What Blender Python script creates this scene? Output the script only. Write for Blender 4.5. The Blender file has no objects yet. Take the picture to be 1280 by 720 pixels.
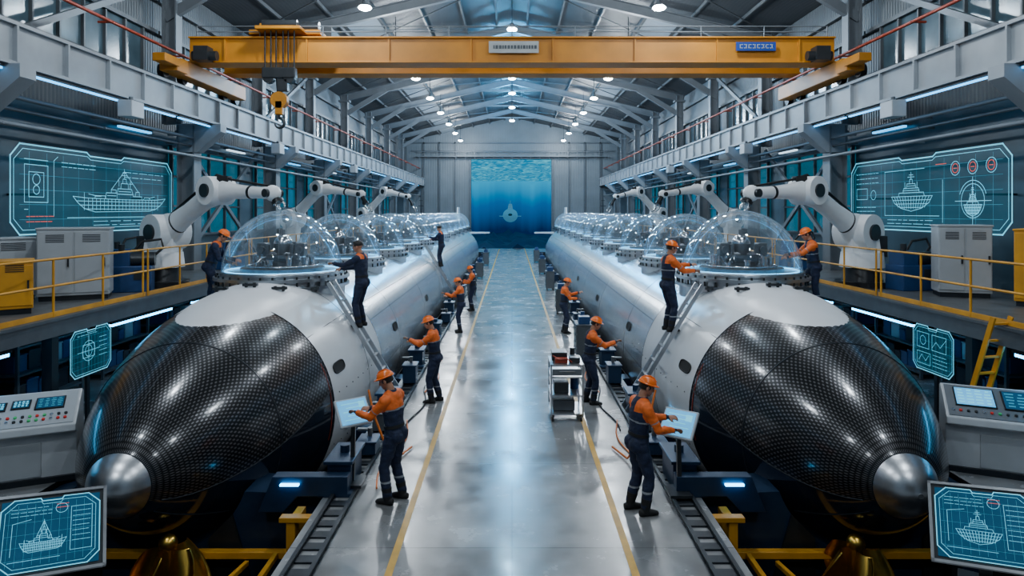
import bpy, math, random
import numpy as np
from mathutils import Vector, Matrix, Euler, noise
SC=bpy.context.scene; COL=SC.collection
PI=math.pi
# ------------------------------------------------------------------ materials
def mat(name,col,metal=0.0,rough=.5,nz=.12,ns=4.0,bump=0.0,bs=None,em=None,es=0,coat=0,wave=None,wb=.6):
    m=bpy.data.materials.new(name); m.use_nodes=True
    N=m.node_tree.nodes; L=m.node_tree.links; b=N['Principled BSDF']
    b.inputs['Metallic'].default_value=metal; b.inputs['Roughness'].default_value=rough
    if coat: b.inputs['Coat Weight'].default_value=coat; b.inputs['Coat Roughness'].default_value=.08
    tc=N.new('ShaderNodeTexCoord')
    n=N.new('ShaderNodeTexNoise'); n.inputs['Scale'].default_value=ns; n.inputs['Detail'].default_value=5
    L.new(tc.outputs['Object'],n.inputs['Vector'])
    r=N.new('ShaderNodeValToRGB')
    c=Vector(col)
    r.color_ramp.elements[0].position=.3; r.color_ramp.elements[1].position=.7
    r.color_ramp.elements[0].color=(*(c*(1-nz)),1); r.color_ramp.elements[1].color=(*(c*(1+nz)),1)
    L.new(n.outputs['Fac'],r.inputs['Fac']); L.new(r.outputs['Color'],b.inputs['Base Color'])
    if wave:
        w=N.new('ShaderNodeTexWave'); w.bands_direction=wave[0]; w.inputs['Scale'].default_value=wave[1]
        L.new(tc.outputs['Object'],w.inputs['Vector'])
        bp=N.new('ShaderNodeBump'); bp.inputs['Strength'].default_value=wb; bp.inputs['Distance'].default_value=.05
        L.new(w.outputs['Fac'],bp.inputs['Height']); L.new(bp.outputs['Normal'],b.inputs['Normal'])
    elif bump:
        n2=N.new('ShaderNodeTexNoise'); n2.inputs['Scale'].default_value=bs or ns*6
        L.new(tc.outputs['Object'],n2.inputs['Vector'])
        bp=N.new('ShaderNodeBump'); bp.inputs['Strength'].default_value=bump; bp.inputs['Distance'].default_value=.02
        L.new(n2.outputs['Fac'],bp.inputs['Height']); L.new(bp.outputs['Normal'],b.inputs['Normal'])
    if em:
        b.inputs['Emission Color'].default_value=(*em,1); b.inputs['Emission Strength'].default_value=es
    return m
M={}
def D(k,*a,**kw): M[k]=mat(k,*a,**kw)
D('steel_grey',(.085,.1,.115),.4,.5)
D('steel_mid',(.14,.16,.18),.2,.5,.12,1.5)
D('roof_steel',(.085,.095,.105),.2,.5,.12,1.5)
D('steel_white',(.27,.3,.33),.1,.5,.15,1.2)
D('steel_dark',(.02,.026,.034),.5,.45)
D('blue_steel',(.014,.038,.085),.4,.4)
D('yellow',(.62,.28,.012),0,.45,.2,2)
D('crane_yellow',(.5,.19,.007),0,.45,.2,1.2)
D('yellow_line',(.62,.34,.03),0,.45,.25,3)
D('black',(.01,.011,.013),.1,.35)
D('rubber',(.008,.008,.009),0,.7)
D('robot_white',(.82,.84,.86),0,.35,.03)
D('robot_grey',(.04,.045,.05),.5,.35)
D('joint_black',(.02,.022,.025),.3,.3)
D('white_paint',(.74,.77,.8),.15,.3,.04,1.5)
D('pad_white',(.8,.82,.85),.05,.35,.03,2)
D('gloss_black',(.014,.024,.045),.5,.13,.2,3,coat=.8)
D('chrome',(.72,.75,.79),1,.2,.1,6)
D('brushed_cap',(.68,.7,.73),1,.32,.1,9)
D('dome_base',(.55,.59,.63),1,.3,.08,6)
D('machine_grey',(.16,.175,.19),.8,.36,.2,8)
D('brass',(.85,.52,.09),1,.28,.15,6)
D('orange',(.85,.15,.015),0,.65,.12,18,bump=.2)
D('helmet_orange',(.95,.17,.01),0,.25,.05)
D('navy',(.008,.016,.048),0,.8,.3,14,bump=.3)
D('skin',(.42,.2,.12),0,.5,.1,20)
D('hair',(.01,.008,.007),0,.5,.3,60,bump=.5)
D('stripe',(.3,.32,.35),.3,.35)
D('eye',(.02,.015,.012),0,.2)
D('alu',(.5,.52,.55),.9,.3,.08,8)
D('red_pipe',(.3,.035,.012),.1,.45)
D('cable_orange',(.7,.17,.02),0,.5)
D('console_white',(.48,.51,.54),0,.35,.06)
D('btn_red',(.7,.03,.02),0,.3); D('btn_green',(.05,.5,.15),0,.3); D('btn_black',(.02,.02,.02),0,.3)
D('machine_blue',(.012,.05,.15),.1,.4)
D('cabinet_white',(.38,.41,.44),.05,.4,.08,2)
D('lamp_white',(1,1,1),0,.4,0,em=(.8,.92,1),es=80)
D('lamp_soft',(.6,.7,.8),0,.4,0,em=(.6,.82,1),es=2)
D('led_cyan',(.05,.4,.7),0,.4,0,em=(.06,.5,1),es=14)
D('added_streak_glow',(.05,.4,.7),0,.4,0,em=(.05,.45,1),es=4)
D('led_ring',(.05,.4,.7),0,.4,0,em=(.1,.55,1),es=4.5)
D('led_soft',(.05,.4,.7),0,.4,0,em=(.05,.42,.9),es=3)
D('holo_line',(.1,.5,.6),0,.4,0,em=(.16,.68,.95),es=.95)
D('holo_dim',(.05,.3,.4),0,.4,0,em=(.03,.33,.5),es=.25)
D('holo_red',(.5,.05,.03),0,.4,0,em=(1,.12,.06),es=.7)
D('screen_blue',(.01,.04,.08),0,.15,.3,3,em=(.008,.075,.15),es=.6)
D('screen_light',(.1,.3,.45),0,.2,.3,3,em=(.06,.38,.75),es=1.2)
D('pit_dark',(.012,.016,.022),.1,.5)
D('sign_white',(.4,.42,.42),0,.5); D('sign_blue',(.01,.05,.28),0,.4)
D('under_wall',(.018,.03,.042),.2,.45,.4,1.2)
D('roof_panel',(.05,.058,.066),.2,.5,.15,.6,wave=('Y',3.0),wb=.3)
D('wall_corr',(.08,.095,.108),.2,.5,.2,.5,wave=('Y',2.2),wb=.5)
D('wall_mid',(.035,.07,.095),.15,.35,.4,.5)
D('back_wall',(.14,.165,.185),.1,.5,.12,.6,wave=('X',1.2),wb=.15)
D('skylight',(.2,.25,.3),0,.4,.1,em=(.35,.48,.6),es=.1)
D('window_glass',(.008,.06,.09),.2,.12,.6,1.0,em=(.01,.16,.25),es=.5)
D('window_upper',(.05,.08,.1),.2,.2,.5,1.0,em=(.03,.08,.11),es=.15)
D('deck_floor',(.1,.108,.115),.3,.45,.25,3)
D('seabed',(.0,.01,.03),0,.9,.5,1,em=(.0,.014,.05),es=.8)  # emission paints the blue underwater light onto the rocks
D('sea_ship',(.06,.14,.18),0,.5,em=(.05,.24,.4),es=.7)  # own glow stands in for blue water light on the vessel
def glassmat():
    m=bpy.data.materials.new('dome_glass'); m.use_nodes=True; N=m.node_tree.nodes; L=m.node_tree.links
    N.remove(N['Principled BSDF']); o=N['Material Output']
    t=N.new('ShaderNodeBsdfTransparent'); t.inputs[0].default_value=(.96,.98,.99,1)
    g=N.new('ShaderNodeBsdfGlossy'); g.inputs['Roughness'].default_value=.04; g.inputs['Color'].default_value=(.8,.92,1,1)
    df=N.new('ShaderNodeBsdfDiffuse'); df.inputs['Color'].default_value=(.7,.86,1,1)
    ad=N.new('ShaderNodeMixShader'); ad.inputs[0].default_value=.3; L.new(g.outputs[0],ad.inputs[1]); L.new(df.outputs[0],ad.inputs[2])
    lw=N.new('ShaderNodeLayerWeight'); lw.inputs['Blend'].default_value=.24
    tc=N.new('ShaderNodeTexCoord'); n=N.new('ShaderNodeTexNoise'); n.inputs['Scale'].default_value=1.2
    L.new(tc.outputs['Object'],n.inputs['Vector'])
    mr=N.new('ShaderNodeMapRange'); mr.inputs['To Min'].default_value=.03; mr.inputs['To Max'].default_value=.08
    L.new(n.outputs['Fac'],mr.inputs['Value'])
    a=N.new('ShaderNodeMath'); a.operation='MULTIPLY'; a.inputs[1].default_value=.8
    L.new(lw.outputs['Facing'],a.inputs[0])
    b=N.new('ShaderNodeMath'); b.operation='ADD'; L.new(a.outputs[0],b.inputs[0]); L.new(mr.outputs['Result'],b.inputs[1]); b.use_clamp=True
    mx=N.new('ShaderNodeMixShader'); L.new(b.outputs[0],mx.inputs[0]); L.new(t.outputs[0],mx.inputs[1]); L.new(ad.outputs[0],mx.inputs[2])
    L.new(mx.outputs[0],o.inputs['Surface']); return m
M['glass']=glassmat()
def panelmat(name,col,es,fac):
    m=bpy.data.materials.new(name); m.use_nodes=True; N=m.node_tree.nodes; L=m.node_tree.links
    N.remove(N['Principled BSDF']); o=N['Material Output']
    t=N.new('ShaderNodeBsdfTransparent'); e=N.new('ShaderNodeEmission'); e.inputs[0].default_value=(*col,1); e.inputs[1].default_value=es
    tc=N.new('ShaderNodeTexCoord'); n=N.new('ShaderNodeTexNoise'); n.inputs['Scale'].default_value=.8
    L.new(tc.outputs['Object'],n.inputs['Vector'])
    mr=N.new('ShaderNodeMapRange'); mr.inputs['To Min'].default_value=fac-.1; mr.inputs['To Max'].default_value=fac+.1
    L.new(n.outputs['Fac'],mr.inputs['Value'])
    mx=N.new('ShaderNodeMixShader'); L.new(mr.outputs['Result'],mx.inputs[0]); L.new(t.outputs[0],mx.inputs[1]); L.new(e.outputs[0],mx.inputs[2])
    L.new(mx.outputs[0],o.inputs['Surface']); return m
M['holo_panel']=panelmat('holo_panel',(.05,.36,.58),.6,.17)
def carbonmat():
    m=bpy.data.materials.new('carbon_weave'); m.use_nodes=True; N=m.node_tree.nodes; L=m.node_tree.links; b=N['Principled BSDF']
    uv=N.new('ShaderNodeTexCoord'); s=N.new('ShaderNodeSeparateXYZ'); L.new(uv.outputs['UV'],s.inputs[0])
    def mth(op,a,bv=None):
        x=N.new('ShaderNodeMath'); x.operation=op
        if hasattr(a,'links'): L.new(a,x.inputs[0])
        else: x.inputs[0].default_value=a
        if bv is not None:
            if hasattr(bv,'links'): L.new(bv,x.inputs[1])
            else: x.inputs[1].default_value=bv
        return x.outputs[0]
    a=mth('SINE',mth('MULTIPLY',s.outputs[0],2*PI*120)); c=mth('SINE',mth('MULTIPLY',s.outputs[1],2*PI*9.5))
    p=mth('MULTIPLY',a,c)
    mr=N.new('ShaderNodeMapRange'); mr.inputs['From Min'].default_value=-.3; mr.inputs['From Max'].default_value=.8
    L.new(p,mr.inputs['Value'])
    r=N.new('ShaderNodeValToRGB'); r.color_ramp.elements[0].color=(.008,.009,.011,1); r.color_ramp.elements[1].color=(.17,.17,.18,1)
    r.color_ramp.elements[0].position=.35
    L.new(mr.outputs[0],r.inputs['Fac']); L.new(r.outputs['Color'],b.inputs['Base Color'])
    bp=N.new('ShaderNodeBump'); bp.inputs['Strength'].default_value=.25; bp.inputs['Distance'].default_value=.003
    L.new(mr.outputs[0],bp.inputs['Height']); L.new(bp.outputs['Normal'],b.inputs['Normal'])
    b.inputs['Metallic'].default_value=.6; b.inputs['Roughness'].default_value=.28
    b.inputs['Coat Weight'].default_value=.6; b.inputs['Coat Roughness'].default_value=.13
    return m
M['carbon']=carbonmat()
def silvermat():
    m=mat('hull_silver',(.7,.75,.8),.85,.27,.04,.6); N=m.node_tree.nodes; L=m.node_tree.links; b=N['Principled BSDF']
    tc=N.new('ShaderNodeTexCoord'); s=N.new('ShaderNodeSeparateXYZ'); L.new(tc.outputs['UV'],s.inputs[0])
    def seam(o,k,w):
        x=N.new('ShaderNodeMath'); x.operation='MULTIPLY'; x.inputs[1].default_value=k; L.new(o,x.inputs[0])
        f=N.new('ShaderNodeMath'); f.operation='FRACT'; L.new(x.outputs[0],f.inputs[0])
        g=N.new('ShaderNodeMath'); g.operation='LESS_THAN'; g.inputs[1].default_value=w; L.new(f.outputs[0],g.inputs[0]); return g.outputs[0]
    a=seam(s.outputs[1],1/1.4,.02); c=seam(s.outputs[0],12,.016)
    mx=N.new('ShaderNodeMath'); mx.operation='MAXIMUM'; L.new(a,mx.inputs[0]); L.new(c,mx.inputs[1])
    old=b.inputs['Base Color'].links[0].from_socket
    mix=N.new('ShaderNodeMix'); mix.data_type='RGBA'; L.new(mx.outputs[0],mix.inputs[0]); L.new(old,mix.inputs[6]); mix.inputs[7].default_value=(.14,.17,.2,1)
    L.new(mix.outputs[2],b.inputs['Base Color'])
    return m
M['silver']=silvermat()
def floormat():
    m=mat('polished_concrete',(.24,.245,.25),0,.2,.42,.8); N=m.node_tree.nodes; L=m.node_tree.links; b=N['Principled BSDF']
    b.inputs['Specular IOR Level'].default_value=.7
    tc=N.new('ShaderNodeTexCoord')
    n=N.new('ShaderNodeTexNoise'); n.inputs['Scale'].default_value=1.1; n.inputs['Detail'].default_value=8; n.inputs['Roughness'].default_value=.7
    L.new(tc.outputs['Object'],n.inputs['Vector'])
    mr=N.new('ShaderNodeMapRange'); mr.inputs['From Min'].default_value=.3; mr.inputs['From Max'].default_value=.7
    mr.inputs['To Min'].default_value=.1; mr.inputs['To Max'].default_value=.34
    L.new(n.outputs['Fac'],mr.inputs['Value']); L.new(mr.outputs[0],b.inputs['Roughness'])
    br=N.new('ShaderNodeTexBrick'); br.offset=0; br.inputs['Scale'].default_value=1
    br.inputs['Brick Width'].default_value=2.7; br.inputs['Row Height'].default_value=2.7; br.inputs['Mortar Size'].default_value=.01
    br.inputs['Color1'].default_value=(1,1,1,1); br.inputs['Color2'].default_value=(.92,.92,.92,1); br.inputs['Mortar'].default_value=(.5,.5,.5,1)
    L.new(tc.outputs['Object'],br.inputs['Vector'])
    old=b.inputs['Base Color'].links[0].from_socket
    mix=N.new('ShaderNodeMix'); mix.data_type='RGBA'; mix.blend_type='MULTIPLY'; mix.inputs[0].default_value=1
    L.new(old,mix.inputs[6]); L.new(br.outputs['Color'],mix.inputs[7]); L.new(mix.outputs[2],b.inputs['Base Color'])
    return m
M['floor']=floormat()
def watermat(name,cols,es,scale,axis=True):
    m=bpy.data.materials.new(name); m.use_nodes=True; N=m.node_tree.nodes; L=m.node_tree.links
    N.remove(N['Principled BSDF']); o=N['Material Output']; e=N.new('ShaderNodeEmission'); e.inputs[1].default_value=es
    tc=N.new('ShaderNodeTexCoord'); r=N.new('ShaderNodeValToRGB')
    r.color_ramp.elements[0].color=(*cols[0],1); r.color_ramp.elements[1].color=(*cols[-1],1)
    if axis:
        r.color_ramp.elements[0].position=.4
        x=r.color_ramp.elements.new(.72);x.color=(*cols[1],1)
        s=N.new('ShaderNodeSeparateXYZ'); L.new(tc.outputs['Generated'],s.inputs[0])
        mp=N.new('ShaderNodeMapping'); mp.inputs['Scale'].default_value=(.4,1,.03); mp.inputs['Rotation'].default_value=(0,.12,0)  # stretched slanted noise paints light rays into the water colour
        n=N.new('ShaderNodeTexNoise'); n.inputs['Scale'].default_value=1.0; n.inputs['Detail'].default_value=2
        L.new(tc.outputs['Object'],mp.inputs[0]); L.new(mp.outputs[0],n.inputs['Vector'])
        mr=N.new('ShaderNodeMapRange'); mr.inputs['To Min'].default_value=-.12; mr.inputs['To Max'].default_value=.12
        L.new(n.outputs['Fac'],mr.inputs['Value'])
        ad=N.new('ShaderNodeMath'); ad.operation='ADD'; L.new(s.outputs[2],ad.inputs[0]); L.new(mr.outputs['Result'],ad.inputs[1])
        L.new(ad.outputs[0],r.inputs[0])
    else:
        n=N.new('ShaderNodeTexNoise'); n.inputs['Scale'].default_value=scale; n.inputs['Distortion'].default_value=1.5; n.inputs['Detail'].default_value=4
        mp=N.new('ShaderNodeMapping'); mp.inputs['Scale'].default_value=(1,.3,1)
        L.new(tc.outputs['Object'],mp.inputs[0]); L.new(mp.outputs[0],n.inputs['Vector'])
        r.color_ramp.elements[0].position=.45; r.color_ramp.elements[1].position=.85
        L.new(n.outputs['Fac'],r.inputs[0])
    L.new(r.outputs[0],e.inputs[0]); L.new(e.outputs[0],o.inputs['Surface']); return m
M['water_back']=watermat('water_back',((.0,.012,.06),(.0,.085,.27),(.0,.3,.55)),1.35,1)  # glow and upward brightening of the water painted as emission
M['water_top']=watermat('water_top',((.0,.2,.4),(.12,.75,.9)),1.2,.9,False)  # ripple light on the surface painted as emission

# ------------------------------------------------------------------ mesh builder
class MB:
    def __init__(s,M0=None): s.v=[];s.f=[];s.sm=[];s.uv=None;s.M=M0 or Matrix.Identity(4)
    def add(s,vs,fs,smooth=False):
        o=len(s.v)
        for v in vs: s.v.append(tuple(s.M@Vector(v)))
        for f in fs: s.f.append([i+o for i in f]); s.sm.append(smooth)
        return s
    def box(s,c,d,rot=None):
        x,y,z=[k/2 for k in d]
        vs=[Vector((a*x,b*y,e*z)) for e in(-1,1) for b in(-1,1) for a in(-1,1)]
        if rot is not None:
            q=rot if isinstance(rot,Matrix) else Euler([math.radians(a) for a in rot]).to_matrix()
            vs=[q@v for v in vs]
        vs=[v+Vector(c) for v in vs]
        return s.add(vs,[(0,2,3,1),(4,5,7,6),(0,1,5,4),(2,6,7,3),(0,4,6,2),(1,3,7,5)])
    def bar(s,p,q,w,h,up=(0,0,1)):
        p=Vector(p);q=Vector(q);d=q-p;l=d.length
        if l<1e-6: return s
        d.normalize();u=Vector(up)
        if abs(d.dot(u))>.99:u=Vector((0,1,0)) if abs(d.y)<.9 else Vector((1,0,0))
        x=d.cross(u).normalized();z=x.cross(d)
        m=Matrix((x,d,z)).transposed()
        return s.box((p+q)/2,(w,l,h),m)
    def ibeam(s,p,q,w,h,t=.03,up=(0,0,1)):
        p=Vector(p);q=Vector(q);d=(q-p).normalized();u=Vector(up)
        if abs(d.dot(u))>.99:u=Vector((0,1,0))
        x=d.cross(u).normalized();z=x.cross(d)
        s.bar(p+z*(h/2-t/2),q+z*(h/2-t/2),w,t,up);s.bar(p-z*(h/2-t/2),q-z*(h/2-t/2),w,t,up);s.bar(p,q,t,h-2*t,up)
        return s
    def cyl(s,p,q,r,r2=None,n=16,caps=True):
        p=Vector(p);q=Vector(q);r2=r if r2 is None else r2
        d=(q-p).normalized();u=Vector((0,0,1)) if abs(d.z)<.9 else Vector((1,0,0))
        x=d.cross(u).normalized();y=d.cross(x)
        vs=[]
        for c,rr_ in((p,r),(q,r2)):
            for i in range(n):
                a=2*PI*i/n;vs.append(c+x*math.cos(a)*rr_+y*math.sin(a)*rr_)
        s.add(vs,[(i,(i+1)%n,n+(i+1)%n,n+i) for i in range(n)],True)
        if caps: s.add(vs,[tuple(range(n))[::-1],tuple(range(n,2*n))])
        return s
    def sph(s,c,r,n=12,m=8,zmin=-1,rot=None):
        r=(r,r,r) if not hasattr(r,'__len__') else r
        vs=[];fs=[];a0=math.asin(zmin)
        q=rot or Matrix.Identity(3)
        for j in range(m+1):
            a=a0+(PI/2-a0)*j/m
            for i in range(n):
                b=2*PI*i/n
                vs.append(q@Vector((r[0]*math.cos(a)*math.cos(b),r[1]*math.cos(a)*math.sin(b),r[2]*math.sin(a)))+Vector(c))
        for j in range(m):
            for i in range(n): fs.append((j*n+i,j*n+(i+1)%n,(j+1)*n+(i+1)%n,(j+1)*n+i))
        return s.add(vs,fs,True)
    def tube(s,pts,r,n=8,closed=False):
        pts=[Vector(p) for p in pts];k=len(pts);rs=r if hasattr(r,'__len__') else [r]*k
        vs=[];fs=[];px=None
        for i,p in enumerate(pts):
            if closed: d=pts[(i+1)%k]-pts[i-1]
            else: d=pts[min(i+1,k-1)]-pts[max(i-1,0)]
            d.normalize()
            if px is None:
                u=Vector((0,0,1)) if abs(d.z)<.9 else Vector((1,0,0));x=d.cross(u).normalized()
            else: x=(px-d*px.dot(d)).normalized()
            px=x;y=d.cross(x)
            for j in range(n):
                a=2*PI*j/n;vs.append(p+x*math.cos(a)*rs[i]+y*math.sin(a)*rs[i])
        kk=k if closed else k-1
        for i in range(kk):
            for j in range(n):
                a=i*n;b=((i+1)%k)*n
                fs.append((a+j,a+(j+1)%n,b+(j+1)%n,b+j))
        s.add(vs,fs,True)
        if not closed: s.add(vs[:n],[tuple(range(n))[::-1]]);s.add(vs[-n:],[tuple(range(n))])
        return s
    def loft(s,rings,n=16):
        vs=[];fs=[]
        for c,ax,ay in rings:
            for j in range(n):
                a=2*PI*j/n;vs.append(Vector(c)+Vector(ax)*math.cos(a)+Vector(ay)*math.sin(a))
        for i in range(len(rings)-1):
            for j in range(n): fs.append((i*n+j,i*n+(j+1)%n,(i+1)*n+(j+1)%n,(i+1)*n+j))
        s.add(vs,fs,True);s.add(vs[:n],[tuple(range(n))[::-1]],True);s.add(vs[-n:],[tuple(range(n))],True)
        return s
    def torus(s,c,R_,r,axis='z',n=32,k=8):
        c=Vector(c);pts=[]
        for i in range(n):
            a=2*PI*i/n;x,y=R_*math.cos(a),R_*math.sin(a)
            pts.append(c+Vector({'z':(x,y,0),'y':(x,0,y),'x':(0,x,y)}[axis]))
        return s.tube(pts,r,k,True)
    def extr(s,poly,axis,a,b):
        def P(u,v,w): return {'x':(w,u,v),'y':(u,w,v),'z':(u,v,w)}[axis]
        n=len(poly);vs=[P(u,v,a) for u,v in poly]+[P(u,v,b) for u,v in poly]
        return s.add(vs,[tuple(range(n))[::-1],tuple(range(n,2*n))]+[(i,(i+1)%n,n+(i+1)%n,n+i) for i in range(n)])
    def lines(s,polys,w,fn):
        for pl in polys:
            for a,b in zip(pl[:-1],pl[1:]):
                a=Vector(a);b=Vector(b);d=b-a
                if d.length<1e-6: continue
                d.normalize();nrm=Vector((-d.y,d.x))*w/2;e=d*w/2
                s.add([fn(*(a-e-nrm)),fn(*(b+e-nrm)),fn(*(b+e+nrm)),fn(*(a-e+nrm))],[(0,1,2,3)])
        return s
    def obj(s,name,m,parent=None,origin=None,bevel=0,**kw):
        me=bpy.data.meshes.new(name)
        vs=s.v
        off=Vector((0,0,0))
        if parent is None:
            if origin is None:
                A=np.array(vs);mn=A.min(0);mx=A.max(0);off=Vector(((mn[0]+mx[0])/2,(mn[1]+mx[1])/2,mn[2]))
            else: off=Vector(origin)
            vs=[(a-off.x,b-off.y,c-off.z) for a,b,c in vs]
        me.from_pydata(vs,[],s.f);me.polygons.foreach_set('use_smooth',s.sm)
        if s.uv is not None:
            l=me.uv_layers.new(name='UVMap')
            for lp in me.loops: l.data[lp.index].uv=s.uv[lp.vertex_index]
        me.materials.append(M[m] if isinstance(m,str) else m)
        o=bpy.data.objects.new(name,me);COL.objects.link(o)
        if parent is not None:o.parent=parent
        else:o.location=off
        if bevel:
            b=o.modifiers.new('bevel','BEVEL');b.width=bevel;b.segments=2;b.limit_method='ANGLE'
        for k,v in kw.items():o[k]=v
        return o
def thing(name,loc,label,category,group=None,rotz=0,scale=None):
    e=bpy.data.objects.new(name,None);COL.objects.link(e);e.location=loc;e.rotation_euler=(0,0,math.radians(rotz))
    e.empty_display_size=.2
    e['label']=label;e['category']=category
    if group:e['group']=group
    if scale:e.scale=scale
    return e
def dup(src,loc,rotz=None,label=None):
    def cp(o,p):
        n=o.copy();COL.objects.link(n)
        if p is not None:n.parent=p;n.matrix_parent_inverse=o.matrix_parent_inverse.copy()
        for c in o.children:cp(c,n)
        return n
    n=cp(src,None);n.location=loc
    if rotz is not None:n.rotation_euler=(0,0,math.radians(rotz))
    if label:n['label']=label
    return n
def T(x,y,z): return Matrix.Translation((x,y,z))
CAMZ=4.0
# ------------------------------------------------------------------ camera
cam=bpy.data.cameras.new('camera');co=bpy.data.objects.new('camera',cam);COL.objects.link(co)
co.location=(0,0,CAMZ);co.rotation_euler=(PI/2,0,0);cam.sensor_width=36;cam.lens=850/1280*36
cam.shift_y=-(360-265)/1280;cam.clip_end=400;SC.camera=co
# ------------------------------------------------------------------ shell
ST='structure'
WX=11.5;YE=74.0;Y0=-6.0;PI_=2.65;PO=7.55;PD=-2.1
mb=MB()
def q(x0,x1,y0,y1,z=0): mb.add([(x0,y0,z),(x1,y0,z),(x1,y1,z),(x0,y1,z)],[(0,1,2,3)])
q(-WX,WX,Y0,7.4);q(-PI_,PI_,7.4,68);q(-WX,WX,68,YE+.6)
for s in(-1,1):
    a,b=sorted((s*PO,s*WX));q(a,b,7.4,68)
    a,b=sorted((s*6.75,s*PO));q(a,b,7.4,10.9)
mb.obj('floor','floor',origin=(0,0,0),kind=ST)
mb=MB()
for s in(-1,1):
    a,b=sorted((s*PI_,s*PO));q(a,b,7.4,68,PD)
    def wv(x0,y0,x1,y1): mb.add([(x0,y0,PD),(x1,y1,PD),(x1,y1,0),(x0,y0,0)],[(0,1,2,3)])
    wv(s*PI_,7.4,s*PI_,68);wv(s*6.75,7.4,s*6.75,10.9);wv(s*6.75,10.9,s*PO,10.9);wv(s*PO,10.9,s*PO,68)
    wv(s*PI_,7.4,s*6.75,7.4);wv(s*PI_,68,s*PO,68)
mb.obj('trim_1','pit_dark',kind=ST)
for i,(s,sd) in enumerate(((-1,'left'),(1,'right'))):
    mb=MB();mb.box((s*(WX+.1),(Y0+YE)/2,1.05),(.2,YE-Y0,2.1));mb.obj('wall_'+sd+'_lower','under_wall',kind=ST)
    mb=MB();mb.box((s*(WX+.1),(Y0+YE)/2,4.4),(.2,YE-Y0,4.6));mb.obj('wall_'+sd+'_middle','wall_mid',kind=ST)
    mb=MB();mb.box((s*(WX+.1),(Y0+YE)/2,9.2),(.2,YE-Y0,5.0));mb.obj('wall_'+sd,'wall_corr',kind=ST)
DX0,DX1,DZ=-4.45,4.3,9.75
mb=MB();mb.box(((-WX+DX0)/2,YE+.3,DZ/2),(WX+DX0,.6,DZ));mb.box(((WX+DX1)/2,YE+.3,DZ/2),(WX-DX1,.6,DZ))
mb.extr([(-WX,DZ),(WX,DZ),(WX,11.7),(0,14.3),(-WX,11.7)],'y',YE,YE+.6)
mb.obj('wall_back','back_wall',kind=ST)
mb=MB()
for x in(DX0-.12,DX1+.12): mb.box((x,YE-.08,DZ/2),(.25,.16,DZ))
mb.box(((DX0+DX1)/2,YE-.08,DZ+.12),(DX1-DX0+.5,.16,.25));mb.obj('door_1','steel_grey',kind=ST)
for i,(s) in enumerate((-1,1)):
    mb=MB();mb.add([(s*(WX+.2),Y0,11.7),(0,Y0,14.3),(0,YE+.6,14.3),(s*(WX+.2),YE+.6,11.7),(s*(WX+.2),Y0,11.8),(0,Y0,14.4),(0,YE+.6,14.4),(s*(WX+.2),YE+.6,11.8)],
      [(0,1,2,3),(4,7,6,5),(0,4,5,1),(3,2,6,7),(0,3,7,4)])
    mb.obj('ceiling_'+('left','right')[i],'roof_panel',kind=ST)
def roofz(x): return 14.3-2.6*abs(x)/WX
tn=2
CY=[13.0]+[21.8+7.5*i for i in range(7)]+[5.5,-2]
for y in [-.7+7.5*i for i in range(10)]:
    mb=MB()
    for s in(-1,1):
        mb.ibeam((s*11.2,y,11.35),(0,y,13.95),.25,.42,.04)
        mb.bar((s*11.1,y,10.2),(s*8.2,y,11.95),.2,.3)
    mb.bar((-2.4,y,13.25),(2.4,y,13.25),.1,.12)
    mb.obj('trim_%d'%tn,'steel_mid',kind=ST);tn+=1
for x in(-9.6,-7.8,-6,-4.2,-2.4,-.8,.8,2.4,4.2,6,7.8,9.6):
    mb=MB();mb.bar((x,Y0,roofz(x)-.1),(x,YE,roofz(x)-.1),.08,.14);mb.obj('trim_%d'%tn,'roof_steel',kind=ST);tn+=1
for y in [3.05+7.5*i for i in range(9)]:
    mb=MB()
    for s in(-1,1): mb.bar((s*11.2,y-3.7,11.6),(s*.3,y+3.7,14.05),.05,.05);mb.bar((s*11.2,y+3.7,11.6),(s*.3,y-3.7,14.05),.05,.05)
    mb.obj('trim_%d'%tn,'roof_steel',kind=ST);tn+=1
wn=1
for s in(-1,1):
    for y in range(15,72,8):
        mb=MB();x0,x1=s*6.2,s*7.6
        mb.add([(x0,y,roofz(x0)-.03),(x1,y,roofz(x1)-.03),(x1,y+4,roofz(x1)-.03),(x0,y+4,roofz(x0)-.03)],[(0,1,2,3)])
        mb.obj('window_%d'%wn,'skylight',kind=ST);wn+=1
for s in(-1,1):
    for i in range(7):
        y=14.3+7.5*i
        z0,z1=3.2,6.2
        if i>0:
            mb=MB();mb.box((s*(WX-.03),y+3.75,(z0+z1)/2),(.06,5.6,z1-z0));mb.obj('window_%d'%wn,'window_glass',kind=ST);wn+=1
            mb=MB()
            for k in range(5): mb.box((s*(WX-.1),y+.95+k*1.4,4.7),(.12,.07,3.0))
            for z in(3.2,4.2,5.2,6.2): mb.box((s*(WX-.1),y+3.75,z),(.12,5.7,.07))
            mb.obj('trim_%d'%tn,'steel_grey',kind=ST);tn+=1
        mb=MB();mb.box((s*(WX-.03),y+3.75,9.0),(.06,5.8,1.5));mb.obj('window_%d'%wn,'window_upper',kind=ST);wn+=1
        mb=MB()
        for k in range(7): mb.box((s*(WX-.1),y+.85+k*.97,9.0),(.1,.06,1.5))
        for z in(8.25,9.75,10.8): mb.box((s*(WX-.12),y+3.75,z),(.14,7.4,.12))
        mb.obj('trim_%d'%tn,'roof_steel',kind=ST);tn+=1
mb=MB()
for z in(10.6,11.5): mb.box((0,YE-.1,z),(22,.2,.14))
for x in(-9.6,-7.9,-6.2,6.2,7.9,9.6): mb.box((x,YE-.1,5.8),(.18,.2,11.6))
mb.obj('trim_%d'%tn,'steel_grey',kind=ST);tn+=1
mb=MB()
for z in(9.95,10.5): mb.box((0,YE-.9,z),(20.4,.05,.05))
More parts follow.
